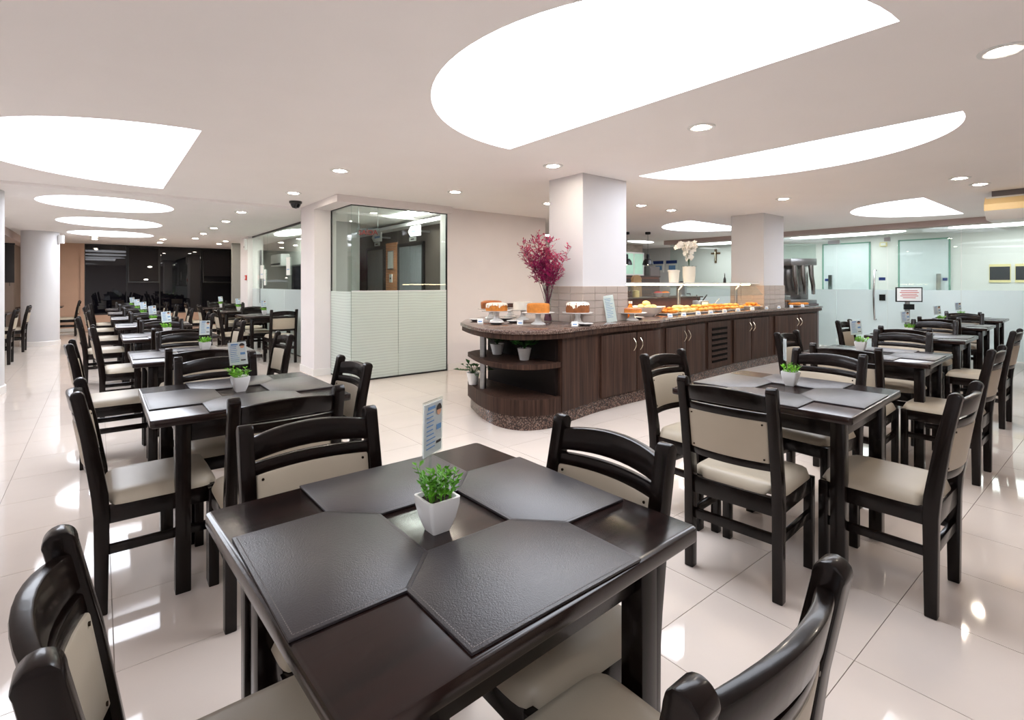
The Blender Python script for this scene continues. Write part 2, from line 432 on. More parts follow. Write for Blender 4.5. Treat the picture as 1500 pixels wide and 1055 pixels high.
ceiling('ceiling_far', (-2.8, 4.9, 8.1, 18.95), CEIL2, far)
struct(B(4.9, 14.4, 8.1, 12.2, CEIL, CEIL + 0.1).build('ceiling_reception', 'ceiling_paint'))
struct(B(12.25, 14.4, -2.0, 8.1, 2.46, 2.56).build('ceiling_corridor', 'wall_white'))
for s, z, l in SHAPES + [(s, z, None) for s, z in HIDDEN]:
    c = (sum(p[0] for p in s) / len(s), sum(p[1] for p in s) / len(s))
    t = thing('ceiling_light', l or 'added unseen half-oval ceiling light behind the photographer', 'ceiling light', (c[0], c[1], z), 0, 'oval luminous ceiling panels')
    rel = [(x - c[0], y - c[1]) for x, y in s]
    MB().prism(offset(rel, -0.02), 0.085, 0.10).build('diffuser', 'panel_light', t, smooth=0)
    MB().prism(offset(rel, -0.05), 0.10, 0.14).build('housing', 'wall_white', t, smooth=0)
# walls
struct(B(-2.8, -2.6, -3.7, 18.9, 0, CEIL).build('wall_left', 'wall_paint'))
struct(B(-2.6, 14.4, -3.7, -3.6, 0, CEIL).build('wall_back', 'wall_paint'))
struct(B(12.1, 12.3, -3.6, -1.0, 0, CEIL).build('wall_right', 'wall_paint'))
wf = struct(B(-2.6, -0.33, 18.7, 18.9, 0, CEIL2).build('wall_far', 'peach_paint'), 'peach painted end wall left of the dark window')
struct(B(-0.33, 4.2, 18.7, 18.9, 0, 0.44).build('wall_far_low', 'peach_paint'), 'low peach wall under the dark window')
B(-0.42, -0.33, 18.66, 18.7, 0, CEIL2).build('pilaster', 'peach_paint', wf)
B(-1.0, -0.93, 18.67, 18.7, 0.1, CEIL2).build('pilaster', 'peach_paint', wf)
struct(B(-2.6, -0.34, 18.68, 18.7, 0, 0.1).build('baseboard_far', 'skirting_white'))
struct(B(4.2, 4.4, 14.2, 18.9, 0, CEIL2).build('wall_far_right', 'wall_dim'))
# dark night window in the end wall
wn = thing('window_1', 'wide dark night window across the far end wall', None, (0, 18.7, 0)); wn['kind'] = 'structure'
edges_x = [-0.33, 0.62, 1.42, 2.5, 3.35, 4.2]
for a, b_ in zip(edges_x[:-1], edges_x[1:]):
    B(a + 0.012, b_ - 0.012, 0.06, 0.07, 0.47, CEIL2 - 0.03).build('pane', 'night_glass', wn, smooth=0)
for x in edges_x: B(x - 0.015, x + 0.015, 0.04, 0.09, 0.44, CEIL2 - 0.02).build('mullion', 'black_metal', wn, smooth=0)
B(-0.33, 4.2, 0.04, 0.10, 0.44, 0.48).build('sill', 'black_metal', wn, smooth=0); B(-0.33, 4.2, 0.04, 0.10, CEIL2 - 0.04, CEIL2).build('head', 'black_metal', wn, smooth=0)
for a, b_ in ((0.64, 1.40), (2.52, 3.33)):      # two awning sashes tilted open
    s = B(a, b_, -0.008, 0.008, -1.05, 0).build('awning_sash', 'night_glass', wn, smooth=0); s.location = (0, 0.02, CEIL2 - 0.06); s.rotation_euler = (-0.16, 0, 0)
    for q in ((a, b_, -0.014, 0.014, -0.03, 0), (a, b_, -0.014, 0.014, -1.05, -1.02), (a, a + 0.025, -0.014, 0.014, -1.05, 0), (b_ - 0.025, b_, -0.014, 0.014, -1.05, 0)):
        B(*q).build('sash_rail', 'black_metal', s, smooth=0)
# left window bay beyond the round column
struct(B(-2.6, -1.62, 17.2, 18.7, 0, CEIL2).build('wall_bay', 'wall_dim'), 'dim brown wall bay left of the round column')
struct(B(-2.6, -1.45, 12.6, 18.7, 2.30, CEIL2).build('beam_bay', 'soffit_paint'))
# round columns
def round_column(cx, cy, label):
    t = struct(MB().lathe([(0.315, 0), (0.315, CEIL2 + 0.04)], 48, (0, 0, 0)).build('column', 'wall_white'), label); t.location = (cx, cy, 0)
    MB().lathe([(0.316, 0.0), (0.331, 0.0), (0.331, 0.09), (0.323, 0.10), (0.316, 0.10)], 48).build('skirting', 'skirting_white', t)
    return t
round_column(-1.22, 8.75, 'round white column at the left edge')
rc = round_column(-1.00, 15.09, 'round white column beyond the left tables')
# square pillars by the buffet, wall and column by the lift lobby
def square_column(name, x0, x1, y0, y1, z1, mat, skirt, label, z0=0):
    t = struct(B(x0, x1, y0, y1, z0, z1).build(name, mat, smooth=0, bevel=0.004, seg=1), label)
    if skirt: B(x0 - 0.012, x1 + 0.012, y0 - 0.012, y1 + 0.012, 0, 0.10).build('skirting', 'skirting_white', t, smooth=0)
    return t
square_column('column', 2.40, 2.72, 7.5, 8.12, CEIL, 'wall_paint', True, 'square column beside the lift lobby glass')
square_column('column', 2.74, 3.08, 13.4, 14.2, CEIL2, 'wall_paint', True, 'square column at the far end of the office glass')
wl = struct(B(4.15, 6.2, 6.72, 6.92, 0, CEIL).build('wall_lobby', 'wall_paint', smooth=0), 'pale wall between the lift lobby and the buffet')
struct(B(4.16, 6.21, 6.705, 6.72, 0, 0.10).build('baseboard_lobby', 'skirting_white', smooth=0))
struct(B(2.40, 4.16, 6.58, 6.74, 2.405, CEIL).build('beam_lobby', 'wall_paint', smooth=0))
struct(B(2.40, 2.72, 6.74, 7.5, 2.405, CEIL).build('beam_lobby_side', 'wall_paint', smooth=0))
struct(B(4.5, 4.7, 6.92, 11.3, 0, CEIL).build('wall_lift', 'lobby_brown', smooth=0), 'dark brown wall of the lift lobby')
struct(B(3.7, 3.8, 9.25, 16.0, 0, CEIL2).build('wall_office', 'office_grey', smooth=0))
struct(B(2.86, 3.7, 9.15, 9.25, 0, CEIL2).build('wall_office_end', 'office_grey', smooth=0))
struct(B(3.8, 4.5, 11.2, 11.3, 0, CEIL2).build('wall_lobby_end', 'lobby_grey', smooth=0))
struct(B(2.86, 3.7, 15.9, 16.0, 0, CEIL2).build('wall_office_far', 'office_grey', smooth=0))
# lobby glass
g = thing('window_2', 'lift lobby glass with finely lined frosted lower half', None, (0, 0, 0)); g['kind'] = 'structure'
FZ = 1.225
for a, b_ in ((2.645, 3.33), (3.336, 4.135)):
    B(a, b_, 6.72, 6.73, 0.02, 2.40).build('pane', 'clear_glass', g, smooth=0)
    B(a, b_, 6.716, 6.719, 0.02, FZ).build('frosted_film', 'frost_lines', g, smooth=0)
    B(a, b_, 6.715, 6.719, FZ, FZ + 0.012).build('film_edge', 'card_white', g, smooth=0)
B(2.645, 2.655, 6.735, 7.49, 0.02, 2.40).build('pane', 'clear_glass', g, smooth=0)
B(2.639, 2.643, 6.735, 7.49, 0.02, FZ).build('frosted_film', 'frost_lines', g, smooth=0)
for q in ((2.635, 4.15, 6.712, 6.738, 0.0, 0.022), (2.635, 4.15, 6.712, 6.738, 2.395, 2.408), (4.135, 4.15, 6.71, 6.74, 0, 2.45), (2.638, 2.662, 6.735, 7.5, 0, 0.022), (2.638, 2.662, 6.735, 7.5, 2.395, 2.408), (2.64, 2.66, 7.488, 7.5, 0, 2.4)):
    B(*q).build('rail', 'dark_frame', g, smooth=0)
# office glass along X = 2.85
g = thing('window_3', 'office glass wall beyond the square column', None, (0, 0, 0)); g['kind'] = 'structure'
ys = [8.12, 9.4, 10.7, 12.05, 13.4]
for a, b_ in zip(ys[:-1], ys[1:]):
    B(2.85, 2.86, a + 0.004, b_ - 0.004, 0.02, 2.44).build('pane', 'clear_glass', g, smooth=0)
    B(2.845, 2.848, a + 0.004, b_ - 0.004, 0.02, FZ).build('frosted_film', 'frost_band', g, smooth=0)
B(2.84, 2.87, 8.12, 13.4, 2.43, CEIL2).build('rail', 'dark_frame', g, smooth=0); B(2.84, 2.87, 8.12, 13.4, 0, 0.02).build('rail', 'dark_frame', g, smooth=0)
B(2.83, 2.87, 12.6, 12.63, 0.9, 2.1).build('handle', 'chrome', g, smooth=0)
# glass wall to the corridor, X = 12.1
g = thing('window_4', 'frosted glass wall to the white corridor on the right', None, (0, 0, 0)); g['kind'] = 'structure'
ys = [-1.0, 0.6, 2.06, 3.17, 4.06, 5.4, 6.8, 8.1]
for a, b_ in zip(ys[:-1], ys[1:]):
    B(12.10, 12.11, a + 0.004, b_ - 0.004, 0.01, 2.395).build('pane', 'clear_glass', g, smooth=0)
    B(12.094, 12.097, a + 0.004, b_ - 0.004, 0.01, 1.215).build('frosted_film', 'frost_band', g, smooth=0)
for y0, y1 in ((4.0, 4.22), (3.12, 3.22)): B(12.075, 12.13, y0, y1, 2.17, 2.25).build('patch_fitting', 'brushed_steel', g, smooth=0)
B(12.075, 12.13, 3.2, 3.3, 1.0, 1.12).build('lock_case', 'black_metal', g, smooth=0)
pts = [(12.02 - 0.06 * math.sin(PI * k / 12), 3.36, 0.62 + 0.98 * k / 12) for k in range(13)]
MB().tube([(12.09, 3.36, 0.62)] + pts + [(12.09, 3.36, 1.6)], 0.018, 8).build('handle', 'chrome', g)
B(12.085, 12.094, 3.20, 3.31, 1.40, 1.46).build('door_plate', 'blue_plate', g, smooth=0)
struct(B(11.95, 12.3, -1.2, 8.2, 2.395, CEIL).build('beam_right', 'soffit_paint', smooth=0), 'mauve soffit over the corridor glass')
# corridor behind it
struct(B(14.2, 14.4, -2.0, 12.2, 0, 2.5).build('wall_corridor', 'corridor_wall', smooth=0), 'white corridor wall behind the glass')
struct(B(12.3, 14.3, -2.1, -2.0, 0, 2.46).build('wall_corridor_end', 'corridor_wall', smooth=0))
for k, (y0, y1, lab) in enumerate(((4.08, 5.05, 'frosted corridor door near the buffet end'), (2.62, 3.48, 'frosted corridor door behind the sign stand'))):
    d = thing('door_%d' % (k + 1), lab, None, (14.2, y0, 0)); d['kind'] = 'structure'; W = y1 - y0
    B(-0.02, 0, 0.0, W, 0.01, 2.3).build('pane', 'frost_door', d, smooth=0)
    for q in ((-0.03, 0, -0.03, 0.0, 0, 2.33), (-0.03, 0, W, W + 0.03, 0, 2.33), (-0.03, 0, -0.03, W + 0.03, 2.3, 2.33)): B(*q).build('frame', 'glass_edge', d, smooth=0)
    B(-0.07, -0.02, (0.12 if k else W - 0.2), (0.2 if k else W - 0.12), 1.12, 1.55).build('handle', 'chrome', d, smooth=0)
    B(-0.03, -0.021, (0.02 if k else W - 0.12), (0.1 if k else W - 0.03), 1.40, 1.46).build('door_plate', 'blue_plate', d, smooth=0)
for y, lab in ((1.3, 'right end'), (4.3, 'middle'), (7.2, 'reception end')):
    t = thing('corridor_light', 'long oval corridor ceiling light at the ' + lab, 'ceiling light', (13.25, y, 2.459), 0, 'corridor ceiling lights')
    MB().prism(ellipse(0, 0, 0.5, 1.15), -0.012, -0.004).build('diffuser', 'corridor_light', t, smooth=0)
    MB().prism(ellipse(0, 0, 0.54, 1.19), -0.004, 0).build('rim', 'plastic_white', t, smooth=0)
# reception end
struct(B(6.2, 12.62, 9.4, 9.6, 0, CEIL).build('wall_reception', 'stone_wall', smooth=0), 'grey layered stone wall behind the pendant lamps')
w5 = thing('window_5', 'green lit service window in the stone wall', None, (11.75, 9.4, 1.62)); w5['kind'] = 'structure'
B(0, 0.85, -0.03, 0, 0, 0.6).build('pane', 'window_teal', w5, smooth=0)
for q in ((-0.04, 0.89, -0.04, 0, -0.04, 0), (-0.04, 0.89, -0.04, 0, 0.6, 0.64), (-0.04, 0, -0.04, 0, 0, 0.6), (0.40, 0.43, -0.04, 0, 0, 0.6), (0.85, 0.89, -0.04, 0, 0, 0.6)): B(*q).build('frame', 'plastic_white', w5, smooth=0)
struct(B(4.7, 6.2, 9.4, 9.6, 0, CEIL).build('wall_service', 'corridor_wall', smooth=0))
struct(B(12.62, 14.2, 12.0, 12.2, 0, CEIL).build('wall_reception_end', 'corridor_wall', smooth=0))
# downlights
def downlights():
    t = thing('downlight', '', 'downlight', (0, 0, 0), 0, 'recessed ceiling downlights')
    MB().lathe([(0.060, 0), (0.100, 0), (0.098, -0.006), (0.085, -0.010), (0.066, -0.006), (0.060, -0.004)], 28).build('trim_ring', 'plastic_white', t)
    MB().lathe([(0.062, -0.003), (0.05, -0.008), (0.03, -0.011), (0.0001, -0.012)], 24).build('lens', 'down_light', t)
    note_kids()
    rows = [([(3.52, 0.44), (3.49, 2.07), (3.49, 3.67), (3.51, 5.49)], CEIL, 'in the aisle line running from the front towards the lobby wall'),
            ([(1.93, 5.21), (1.94, 6.87)], CEIL, 'of two before the ceiling step'),
            ([(1.74, 8.95), (1.78, 10.45), (1.80, 11.85), (1.82, 13.3), (1.85, 14.8)], CEIL2, 'in the left hall line beyond the ceiling step'),
            ([(1.25, 15.6), (1.28, 16.9), (2.62, 16.4), (2.60, 15.3), (-0.10, 16.6), (-0.09, 15.9)], CEIL2, 'in the cluster before the dark window'),
            ([(-1.33, 10.5), (-1.34, 12.2)], CEIL2, 'near the round columns'),
            ([(7.39, 1.27), (8.02, 1.2)], CEIL, 'before the air conditioner'),
            ([(7.30, 3.1), (7.05, 4.7), (6.27, 4.7), (5.48, 4.7), (5.07, 5.43)], CEIL, 'over the buffet counter')]
    first = True
    for pts, z, where in rows:
        for k, (x, y) in enumerate(pts):
            lab = ORD[k] + ' round downlight ' + where
            if first: t.location = (x, y, z); t['label'] = lab; first = False
            else: dup(t, (x, y, z), 0, lab, 'recessed ceiling downlights')
downlights()
# ------------------------------------------------------------------ chairs, tables, place settings
def post_y(z):      # centre line of the raked back post
    pts = [(0, -0.2), (0.40, -0.199), (0.48, -0.204), (0.72, -0.240), (0.905, -0.278)]
    for (z0, y0), (z1, y1) in zip(pts[:-1], pts[1:]):
        if z <= z1: return y0 + (y1 - y0) * (z - z0) / (z1 - z0)
    return pts[-1][1]
def curved_rail(z0, z1, thick, bow, arch=0.0, hw=0.178, dy=0.0, n=10, arch0=None):
    mb = MB(); vs = []; fs = []
    if arch0 is None: arch0 = arch * 0.5
    for k in range(n + 1):
        x = -hw + 2 * hw * k / n; q = 1 - (x / hw) ** 2
        for z, up in ((z0, arch0), (z1, arch)):
            y = post_y(z) - bow * q + dy
            vs += [(x, y - thick / 2, z + up * q), (x, y + thick / 2, z + up * q)]
    for k in range(n):
        a = 4 * k; b = a + 4
        fs += [(a, b, b + 2, a + 2), (a + 1, a + 3, b + 3, b + 1), (a + 2, b + 2, b + 3, a + 3), (a, a + 1, b + 1, b)]
    fs += [(0, 2, 3, 1), (4 * n, 4 * n + 1, 4 * n + 3, 4 * n + 2)]
    return mb.add(vs, fs)
def chair_meshes():
    R = {}
    zs = [0, 0.40, 0.48, 0.60, 0.72, 0.82, 0.875]; wd = [0.042, 0.052, 0.056, 0.053, 0.05, 0.047, 0.046]
    fr = [(post_y(z) + w_ / 2, z) for z, w_ in zip(zs, wd)]; bk = [(post_y(z) - w_ / 2, z) for z, w_ in zip(zs, wd)]
    tc = (post_y(0.885), 0.883); top = [(tc[0] + 0.024 * math.cos(a) , tc[1] + 0.024 * math.sin(a)) for a in [PI * k / 6 for k in range(7)]]
    prof = fr + top + bk[::-1]
    R['post_l'] = MB().prism_x(prof, -0.217, -0.175).mesh('back_post', 'chair_wood', bevel=0.005)
    R['post_r'] = MB().prism_x(prof, 0.175, 0.217).mesh('back_post', 'chair_wood', bevel=0.005)
    for s, nme in ((-1, 'leg_l'), (1, 'leg_r')):
        R[nme] = B(s * 0.193 - 0.02, s * 0.193 + 0.02, 0.168, 0.208, 0, 0.43).mesh('leg', 'chair_wood', bevel=0.004)
    R['rail_f'] = B(-0.173, 0.173, 0.178, 0.202, 0.36, 0.432).mesh('seat_rail', 'chair_wood', bevel=0.003)
    R['rail_b'] = B(-0.175, 0.175, -0.215, -0.190, 0.355, 0.432).mesh('seat_rail', 'chair_wood', bevel=0.003)
    R['rail_l'] = B(-0.206, -0.182, -0.175, 0.168, 0.36, 0.432).mesh('seat_rail', 'chair_wood', bevel=0.003)
    R['rail_r'] = B(0.182, 0.206, -0.175, 0.168, 0.36, 0.432).mesh('seat_rail', 'chair_wood', bevel=0.003)
    R['str_l'] = B(-0.205, -0.183, -0.18, 0.17, 0.235, 0.272).mesh('stretcher', 'chair_wood', bevel=0.003)
    R['str_r'] = B(0.183, 0.205, -0.18, 0.17, 0.235, 0.272).mesh('stretcher', 'chair_wood', bevel=0.003)
    R['str_b'] = B(-0.176, 0.176, -0.211, -0.189, 0.235, 0.278).mesh('stretcher', 'chair_wood', bevel=0.003)
    # padded seat
    n = 14; vs = []; fs = []
    for j in range(n + 1):
        for i in range(n + 1):
            u = -1 + 2 * i / n; v = -1 + 2 * j / n
            u = math.copysign(abs(u) ** 0.7, u); v = math.copysign(abs(v) ** 0.7, v)
            e = max(0.0, (1 - abs(u) ** 9) * (1 - abs(v) ** 9)) ** 0.5
            hw = 0.168 if v < -0.93 else 0.208
            hw = 0.170 + 0.038 * min(1, max(0, (v + 0.93) / 0.10))
            r = 0.03 * (abs(u) ** 8) * (abs(v) ** 8)
            vs.append((u * (hw - r), 0.004 + v * (0.208 - r), 0.434 + 0.046 * e + 0.006 * (1 - u * u) * (1 - v * v)))
    for j in range(n):
        for i in range(n): a = j * (n + 1) + i; fs.append((a, a + 1, a + n + 2, a + n + 1))
    ring = [i for i in range(n + 1)] + [(j) * (n + 1) + n for j in range(1, n + 1)] + [n * (n + 1) + i for i in range(n - 1, -1, -1)] + [j * (n + 1) for j in range(n - 1, 0, -1)]
    k = len(vs); vs += [(vs[i][0], vs[i][1], 0.431) for i in ring]
    L = len(ring)
    fs += [(ring[q], k + q, k + (q + 1) % L, ring[(q + 1) % L]) for q in range(L)] + [tuple(k + q for q in range(L))]
    R['seat'] = MB().add(vs, fs).mesh('seat', 'beige_leather', smooth=60)
    R['crest'] = curved_rail(0.800, 0.866, 0.027, 0.034, 0.018, arch0=0.010).mesh('crest_rail', 'chair_wood', bevel=0.006)
    R['mid'] = curved_rail(0.758, 0.792, 0.026, 0.030, 0.004).mesh('back_rail', 'chair_wood', bevel=0.004)
    R['low'] = curved_rail(0.545, 0.580, 0.026, 0.030, 0.0).mesh('back_rail', 'chair_wood', bevel=0.004)
    R['back'] = curved_rail(0.578, 0.760, 0.034, 0.030, 0.003, hw=0.174).mesh('backrest', 'beige_leather', bevel=0.008)
    for q, (x, z) in enumerate(((-0.155, 0.745), (0.155, 0.745), (-0.155, 0.595), (0.155, 0.595))):
        y = post_y(z) - 0.030 * (1 - (x / 0.174) ** 2)
        R['stud%d' % q] = MB().tube([(x, y - 0.0195, z), (x, y + 0.0195, z)], 0.0042, 8).mesh('upholstery_stud', 'stud_metal')
    return R
CH = chair_meshes()
def chair(B_, facing, label, studs=False, tilt=0.0, name='dining_chair', group='dark wood dining chairs with beige upholstery'):
    """B_ = floor point midway between the back legs; facing in degrees, 0 = +Y"""
    a = math.radians(facing + tilt); f = (-math.sin(a), math.cos(a))
    t = thing(name, label, 'chair', (B_[0] + 0.2 * f[0], B_[1] + 0.2 * f[1], 0), a, group)
    for k, me in CH.items():
        if k.startswith('stud') and not studs: continue
        o = obj(me.name.split('.')[0], me, t)
    return t
def rounded(hw, hh, r, n=5):
    out = []
    for cx, cy, a0 in ((hw - r, hh - r, 0), (-hw + r, hh - r, PI / 2), (-hw + r, -hh + r, PI), (hw - r, -hh + r, 1.5 * PI)):
        out += [(cx + r * math.cos(a0 + PI / 2 * k / n), cy + r * math.sin(a0 + PI / 2 * k / n)) for k in range(n + 1)]
    return out
TS = 0.421; TZ = 0.77
TAB = dict(
    top=MB().prism(rounded(TS, TS, 0.018), TZ - 0.034, TZ).mesh('table_top', 'table_wood', bevel=0.006),
    leg=B(-0.029, 0.029, -0.029, 0.029, 0, TZ - 0.034).mesh('leg', 'chair_wood', bevel=0.004),
    apx=B(-0.27, 0.27, -0.011, 0.011, TZ - 0.125, TZ - 0.034).mesh('apron', 'chair_wood', bevel=0.002),
    apy=B(-0.011, 0.011, -0.31, 0.31, TZ - 0.125, TZ - 0.034).mesh('apron', 'chair_wood', bevel=0.002))
def table(c, rot, label, group):
    t = thing('dining_table', label, 'table', (c[0], c[1], 0), math.radians(rot), group)
    obj('table_top', TAB['top'], t)
    for sx in (-1, 1):
        for sy in (-1, 1): obj('leg', TAB['leg'], t, (sx * 0.30, sy * 0.34, 0))
    for s in (-1, 1):
        obj('apron', TAB['apx'], t, (0, s * 0.34, 0)); obj('apron', TAB['apy'], t, (s * 0.30, 0, 0))
    return t
hexa = [(-0.208, -0.152), (0.208, -0.152), (0.208, 0.062), (0.120, 0.150), (-0.120, 0.150), (-0.208, 0.062)]
MATME = MB().prism(hexa, 0, 0.006).mesh('placemat', 'mat_leather', bevel=0.002)
_o, _i = offset(hexa, 0.0075), offset(hexa, 0.0092)
_st = MB()
for k in range(6):
    a0, a1, b0, b1 = Vector(_o[k]), Vector(_o[(k + 1) % 6]), Vector(_i[k]), Vector(_i[(k + 1) % 6]); L = (a1 - a0).length; n = int(L / 0.0062)
    for q in range(n):
        t0, t1 = q / n, (q + 0.68) / n
        p = [a0.lerp(a1, t0), a0.lerp(a1, t1), b0.lerp(b1, t1), b0.lerp(b1, t0)]
        _st.add([(v.x, v.y, 0.00645) for v in p], [(0, 1, 2, 3)])
STITCH = _st.mesh('stitching', 'mat_thread', smooth=0)
# pot with leafy tuft
def tuft(n, rx, h, mat, seed, spread=0.6, leaf=0.02, z0=0.0):
    rnd = random.Random(seed); mb = MB()
    for s in range(n):
        a = rnd.uniform(0, 2 * PI); r = rx * math.sqrt(rnd.random()) * 0.7; lean = rnd.uniform(0.05, spread)
        base = Vector((r * math.cos(a), r * math.sin(a), z0)); tip = base + Vector((math.cos(a) * lean, math.sin(a) * lean, 1)).normalized() * h * rnd.uniform(0.6, 1.0)
        mb.tube([base, base.lerp(tip, 0.5), tip], 0.0012, 4, 0.0006)
        for q in range(7):
            p = base.lerp(tip, 0.25 + 0.75 * q / 6); b = rnd.uniform(0, 2 * PI); el = rnd.uniform(0.2, 1.0)
            d = Vector((math.cos(b), math.sin(b), el)).normalized(); sd = d.cross(Vector((0, 0, 1))).normalized()
            L = leaf * rnd.uniform(0.7, 1.2); up = sd.cross(d)
            mb.add([p, p + d * L * 0.5 + sd * L * 0.28 + up * L * 0.06, p + d * L, p + d * L * 0.5 - sd * L * 0.28 + up * L * 0.06, p + d * L * 0.5 - up * L * 0.05], [(0, 1, 4), (1, 2, 4), (2, 3, 4), (3, 0, 4)])
    return mb.mesh('foliage', mat, smooth=0)
def square_pot(w0, w1, h):
    mb = MB(); rings = []
    prof = [(w0 * 0.9, 0), (w0, 0.006), (w0 + (w1 - w0) * 0.55, h * 0.4), (w1 * 0.985, h * 0.8), (w1, h), (w1 - 0.006, h), (w1 - 0.010, h - 0.012)]
    n = 24
    vs = []; fs = []
    for r, z in prof:
        q = rounded(r, r, r * 0.22, 5); vs += [(x, y, z) for x, y in q]; n = len(q)
    for i in range(len(prof) - 1):
        for k in range(n): fs.append((i * n + k, i * n + (k + 1) % n, (i + 1) * n + (k + 1) % n, (i + 1) * n + k))
    fs.append(tuple(range(n - 1, -1, -1))); fs.append(tuple((len(prof) - 1) * n + k for k in range(n)))
    return mb.add(vs, fs).mesh('pot_body', 'white_ceramic', smooth=50)
POT = square_pot(0.024, 0.040, 0.078); SOIL = MB().prism(rounded(0.03, 0.03, 0.008), 0.066, 0.070).mesh('soil', 'soil')
FOL = [tuft(30, 0.044, 0.078, 'leaf_green', 1, 0.5, 0.019, 0.066), tuft(17, 0.045, 0.06, 'leaf_lime', 2, 0.9, 0.020, 0.068), tuft(18, 0.045, 0.055, 'leaf_lime', 3, 0.8, 0.018, 0.068)]
def pot(x, y, z, rz, kind, label, group='potted plants on the dining tables'):
    t = thing('potted_plant', label, 'plant', (x, y, z), rz, group)
    obj('pot_body', POT, t); obj('soil', SOIL, t); obj('foliage', FOL[kind], t)['kind'] = 'stuff'
    return t
CARD = B(-0.045, 0.045, -0.0012, 0.0012, 0.0, 0.118).mesh('card', 'card_white', smooth=0)
SLEEVE = B(-0.048, 0.048, -0.0025, 0.0025, -0.003, 0.124).mesh('sleeve', 'acrylic', smooth=0)
STICK = MB().tube([(0, 0.006, -0.10), (0, 0.005, 0.02)], 0.003, 8).mesh('stick', 'acrylic')
PR = {}
mb = MB(); rr = random.Random(4)
for k in range(9):
    mb.box(-0.036, -0.036 + rr.uniform(0.03, 0.045), -0.0031, -0.0026, 0.096 - k * 0.010, 0.0985 - k * 0.010)
mb.box(-0.030, 0.006, -0.0031, -0.0026, 0.104, 0.111); PR['print_lines'] = mb.mesh('print_lines', 'print_blue', smooth=0)
PR['print_face'] = MB().tube([(0.026, -0.0031, 0.096), (0.026, -0.0026, 0.096)], 0.011, 14).mesh('print_face', 'print_skin', smooth=0)
PR['print_hair'] = MB().add([(0.026 + 0.014 * math.cos(PI * k / 8), -0.0033, 0.098 + 0.014 * math.sin(PI * k / 8)) for k in range(9)], [tuple(range(9))]).mesh('print_hair', 'print_dark', smooth=0)
PR['print_box'] = B(0.014, 0.038, -0.0031, -0.0026, 0.052, 0.064).mesh('print_box', 'print_blue', smooth=0)
PR['print_shoes'] = B(0.014, 0.038, -0.0031, -0.0026, 0.020, 0.026).mesh('print_shoes', 'print_dark', smooth=0)
def card(x, y, z, rz, label, tilt=0.0):
    t = thing('table_card', label, 'card', (x, y, z), rz, 'printed cards in the table plants')
    t.rotation_euler = (0, tilt, rz)
    obj('card', CARD, t); obj('sleeve', SLEEVE, t); obj('stick', STICK, t)
    for k, me in PR.items():
        o_ = obj(k, me, t)
        if k == 'print_lines': o_['kind'] = 'stuff'
    return t
SIDE = {'left': -90, 'right': 90, 'near': 0, 'far': 180}
def setting(c, rot, tname, tlabel, chairs, pot_at=(0, 0), potkind=1, card_rz=0.0, mats=True, studs=False, full=True, group='dining tables', card_off=(0.0, 0.03), matrot=0.0, card_z=0.135):
    table(c, rot, tlabel, group)
    a = math.radians(rot + matrot); R_ = Matrix.Rotation(a, 2)
    if mats:
        for sd, ang in SIDE.items():
            off = {'left': (-0.26, 0), 'right': (0.26, 0), 'near': (0, -0.26), 'far': (0, 0.26)}[sd]
            p = R_ @ Vector(off)
            t = thing('placemat', 'dark leather placemat on the %s side of %s' % (sd, tname), 'placemat', (c[0] + p.x, c[1] + p.y, TZ + 0.0003), a + math.radians(ang), 'leather placemats')
            obj('leather_sheet', MATME, t)
            if full: obj('stitching', STITCH, t)['kind'] = 'stuff'
    px, py = c[0] + pot_at[0], c[1] + pot_at[1]
    pot(px, py, TZ + 0.0003, a + (0.05 if potkind else 0.0), potkind, 'small white square pot of green leaves on ' + tname)
    card(px + card_off[0], py + card_off[1], TZ + card_z, card_rz, 'upright printed card in the plant on ' + tname, -0.10 if card_rz < 0 else 0.04)
    for sd, (bp, tl) in chairs.items():
        chair(bp, SIDE[sd], 'dark chair with beige seat on the %s side of %s' % (sd, tname), studs, tl)
LG, RG = 'tables of the left row', 'tables of the right row'
CR = -0.66     # cards turned to face the room entrance
setting((0.638, 1.046), 2.5, 'the front table', 'square dark wood table at the very front with large placemats',
        {'left': ((0.02, 0.985), 0), 'near': ((0.685, 0.375), 0), 'right': ((1.10, 0.995), 0), 'far': ((0.535, 1.62), 0)}, pot_at=(-0.04, -0.035), potkind=0, card_rz=0.58, studs=True, group=LG, card_off=(0.005, 0.03), matrot=-2.0, card_z=0.165)
setting((0.58, 2.96), 0, "the left row's second table", 'second square dark table of the left row',
        {'left': ((0.005, 2.83), 0), 'near': ((0.585, 2.20), 0), 'right': ((1.05, 2.825), 0), 'far': ((0.55, 3.45), 0)}, pot_at=(-0.01, 0.0), potkind=1, card_rz=-0.58, studs=True, group=LG)
setting((0.60, 4.87), 0, "the left row's third table", 'third square dark table of the left row',
        {'left': ((-0.09, 4.97), 0), 'near': ((0.55, 4.10), 0), 'right': ((1.18, 4.72), 0), 'far': ((0.60, 5.40), 0)}, pot_at=(0.08, 0.02), potkind=2, card_rz=0.5, group=LG)
for k, y in enumerate((6.78, 8.69, 10.6, 12.5, 14.4)):
    c = (0.60 - 0.02 * k, y); n_ = ORD[k + 3]
    ch = {'left': ((c[0] - (0.58, 0.72, 0.62, 0.68, 0.6)[k], y + (-0.10, -0.04, -0.10, -0.02, -0.10)[k]), 0), 'near': ((c[0], y - 0.76), 0), 'right': ((c[0] + 0.625, y - 0.03), 0), 'far': ((c[0] - 0.02, y + 0.53), 0)}
    setting(c, 0, "the left row's %s table" % n_, '%s square dark table of the left row' % n_, ch, pot_at=(0.02 * k - 0.02, 0), potkind=1 + k % 2, card_rz=-0.35, full=False, group=LG)
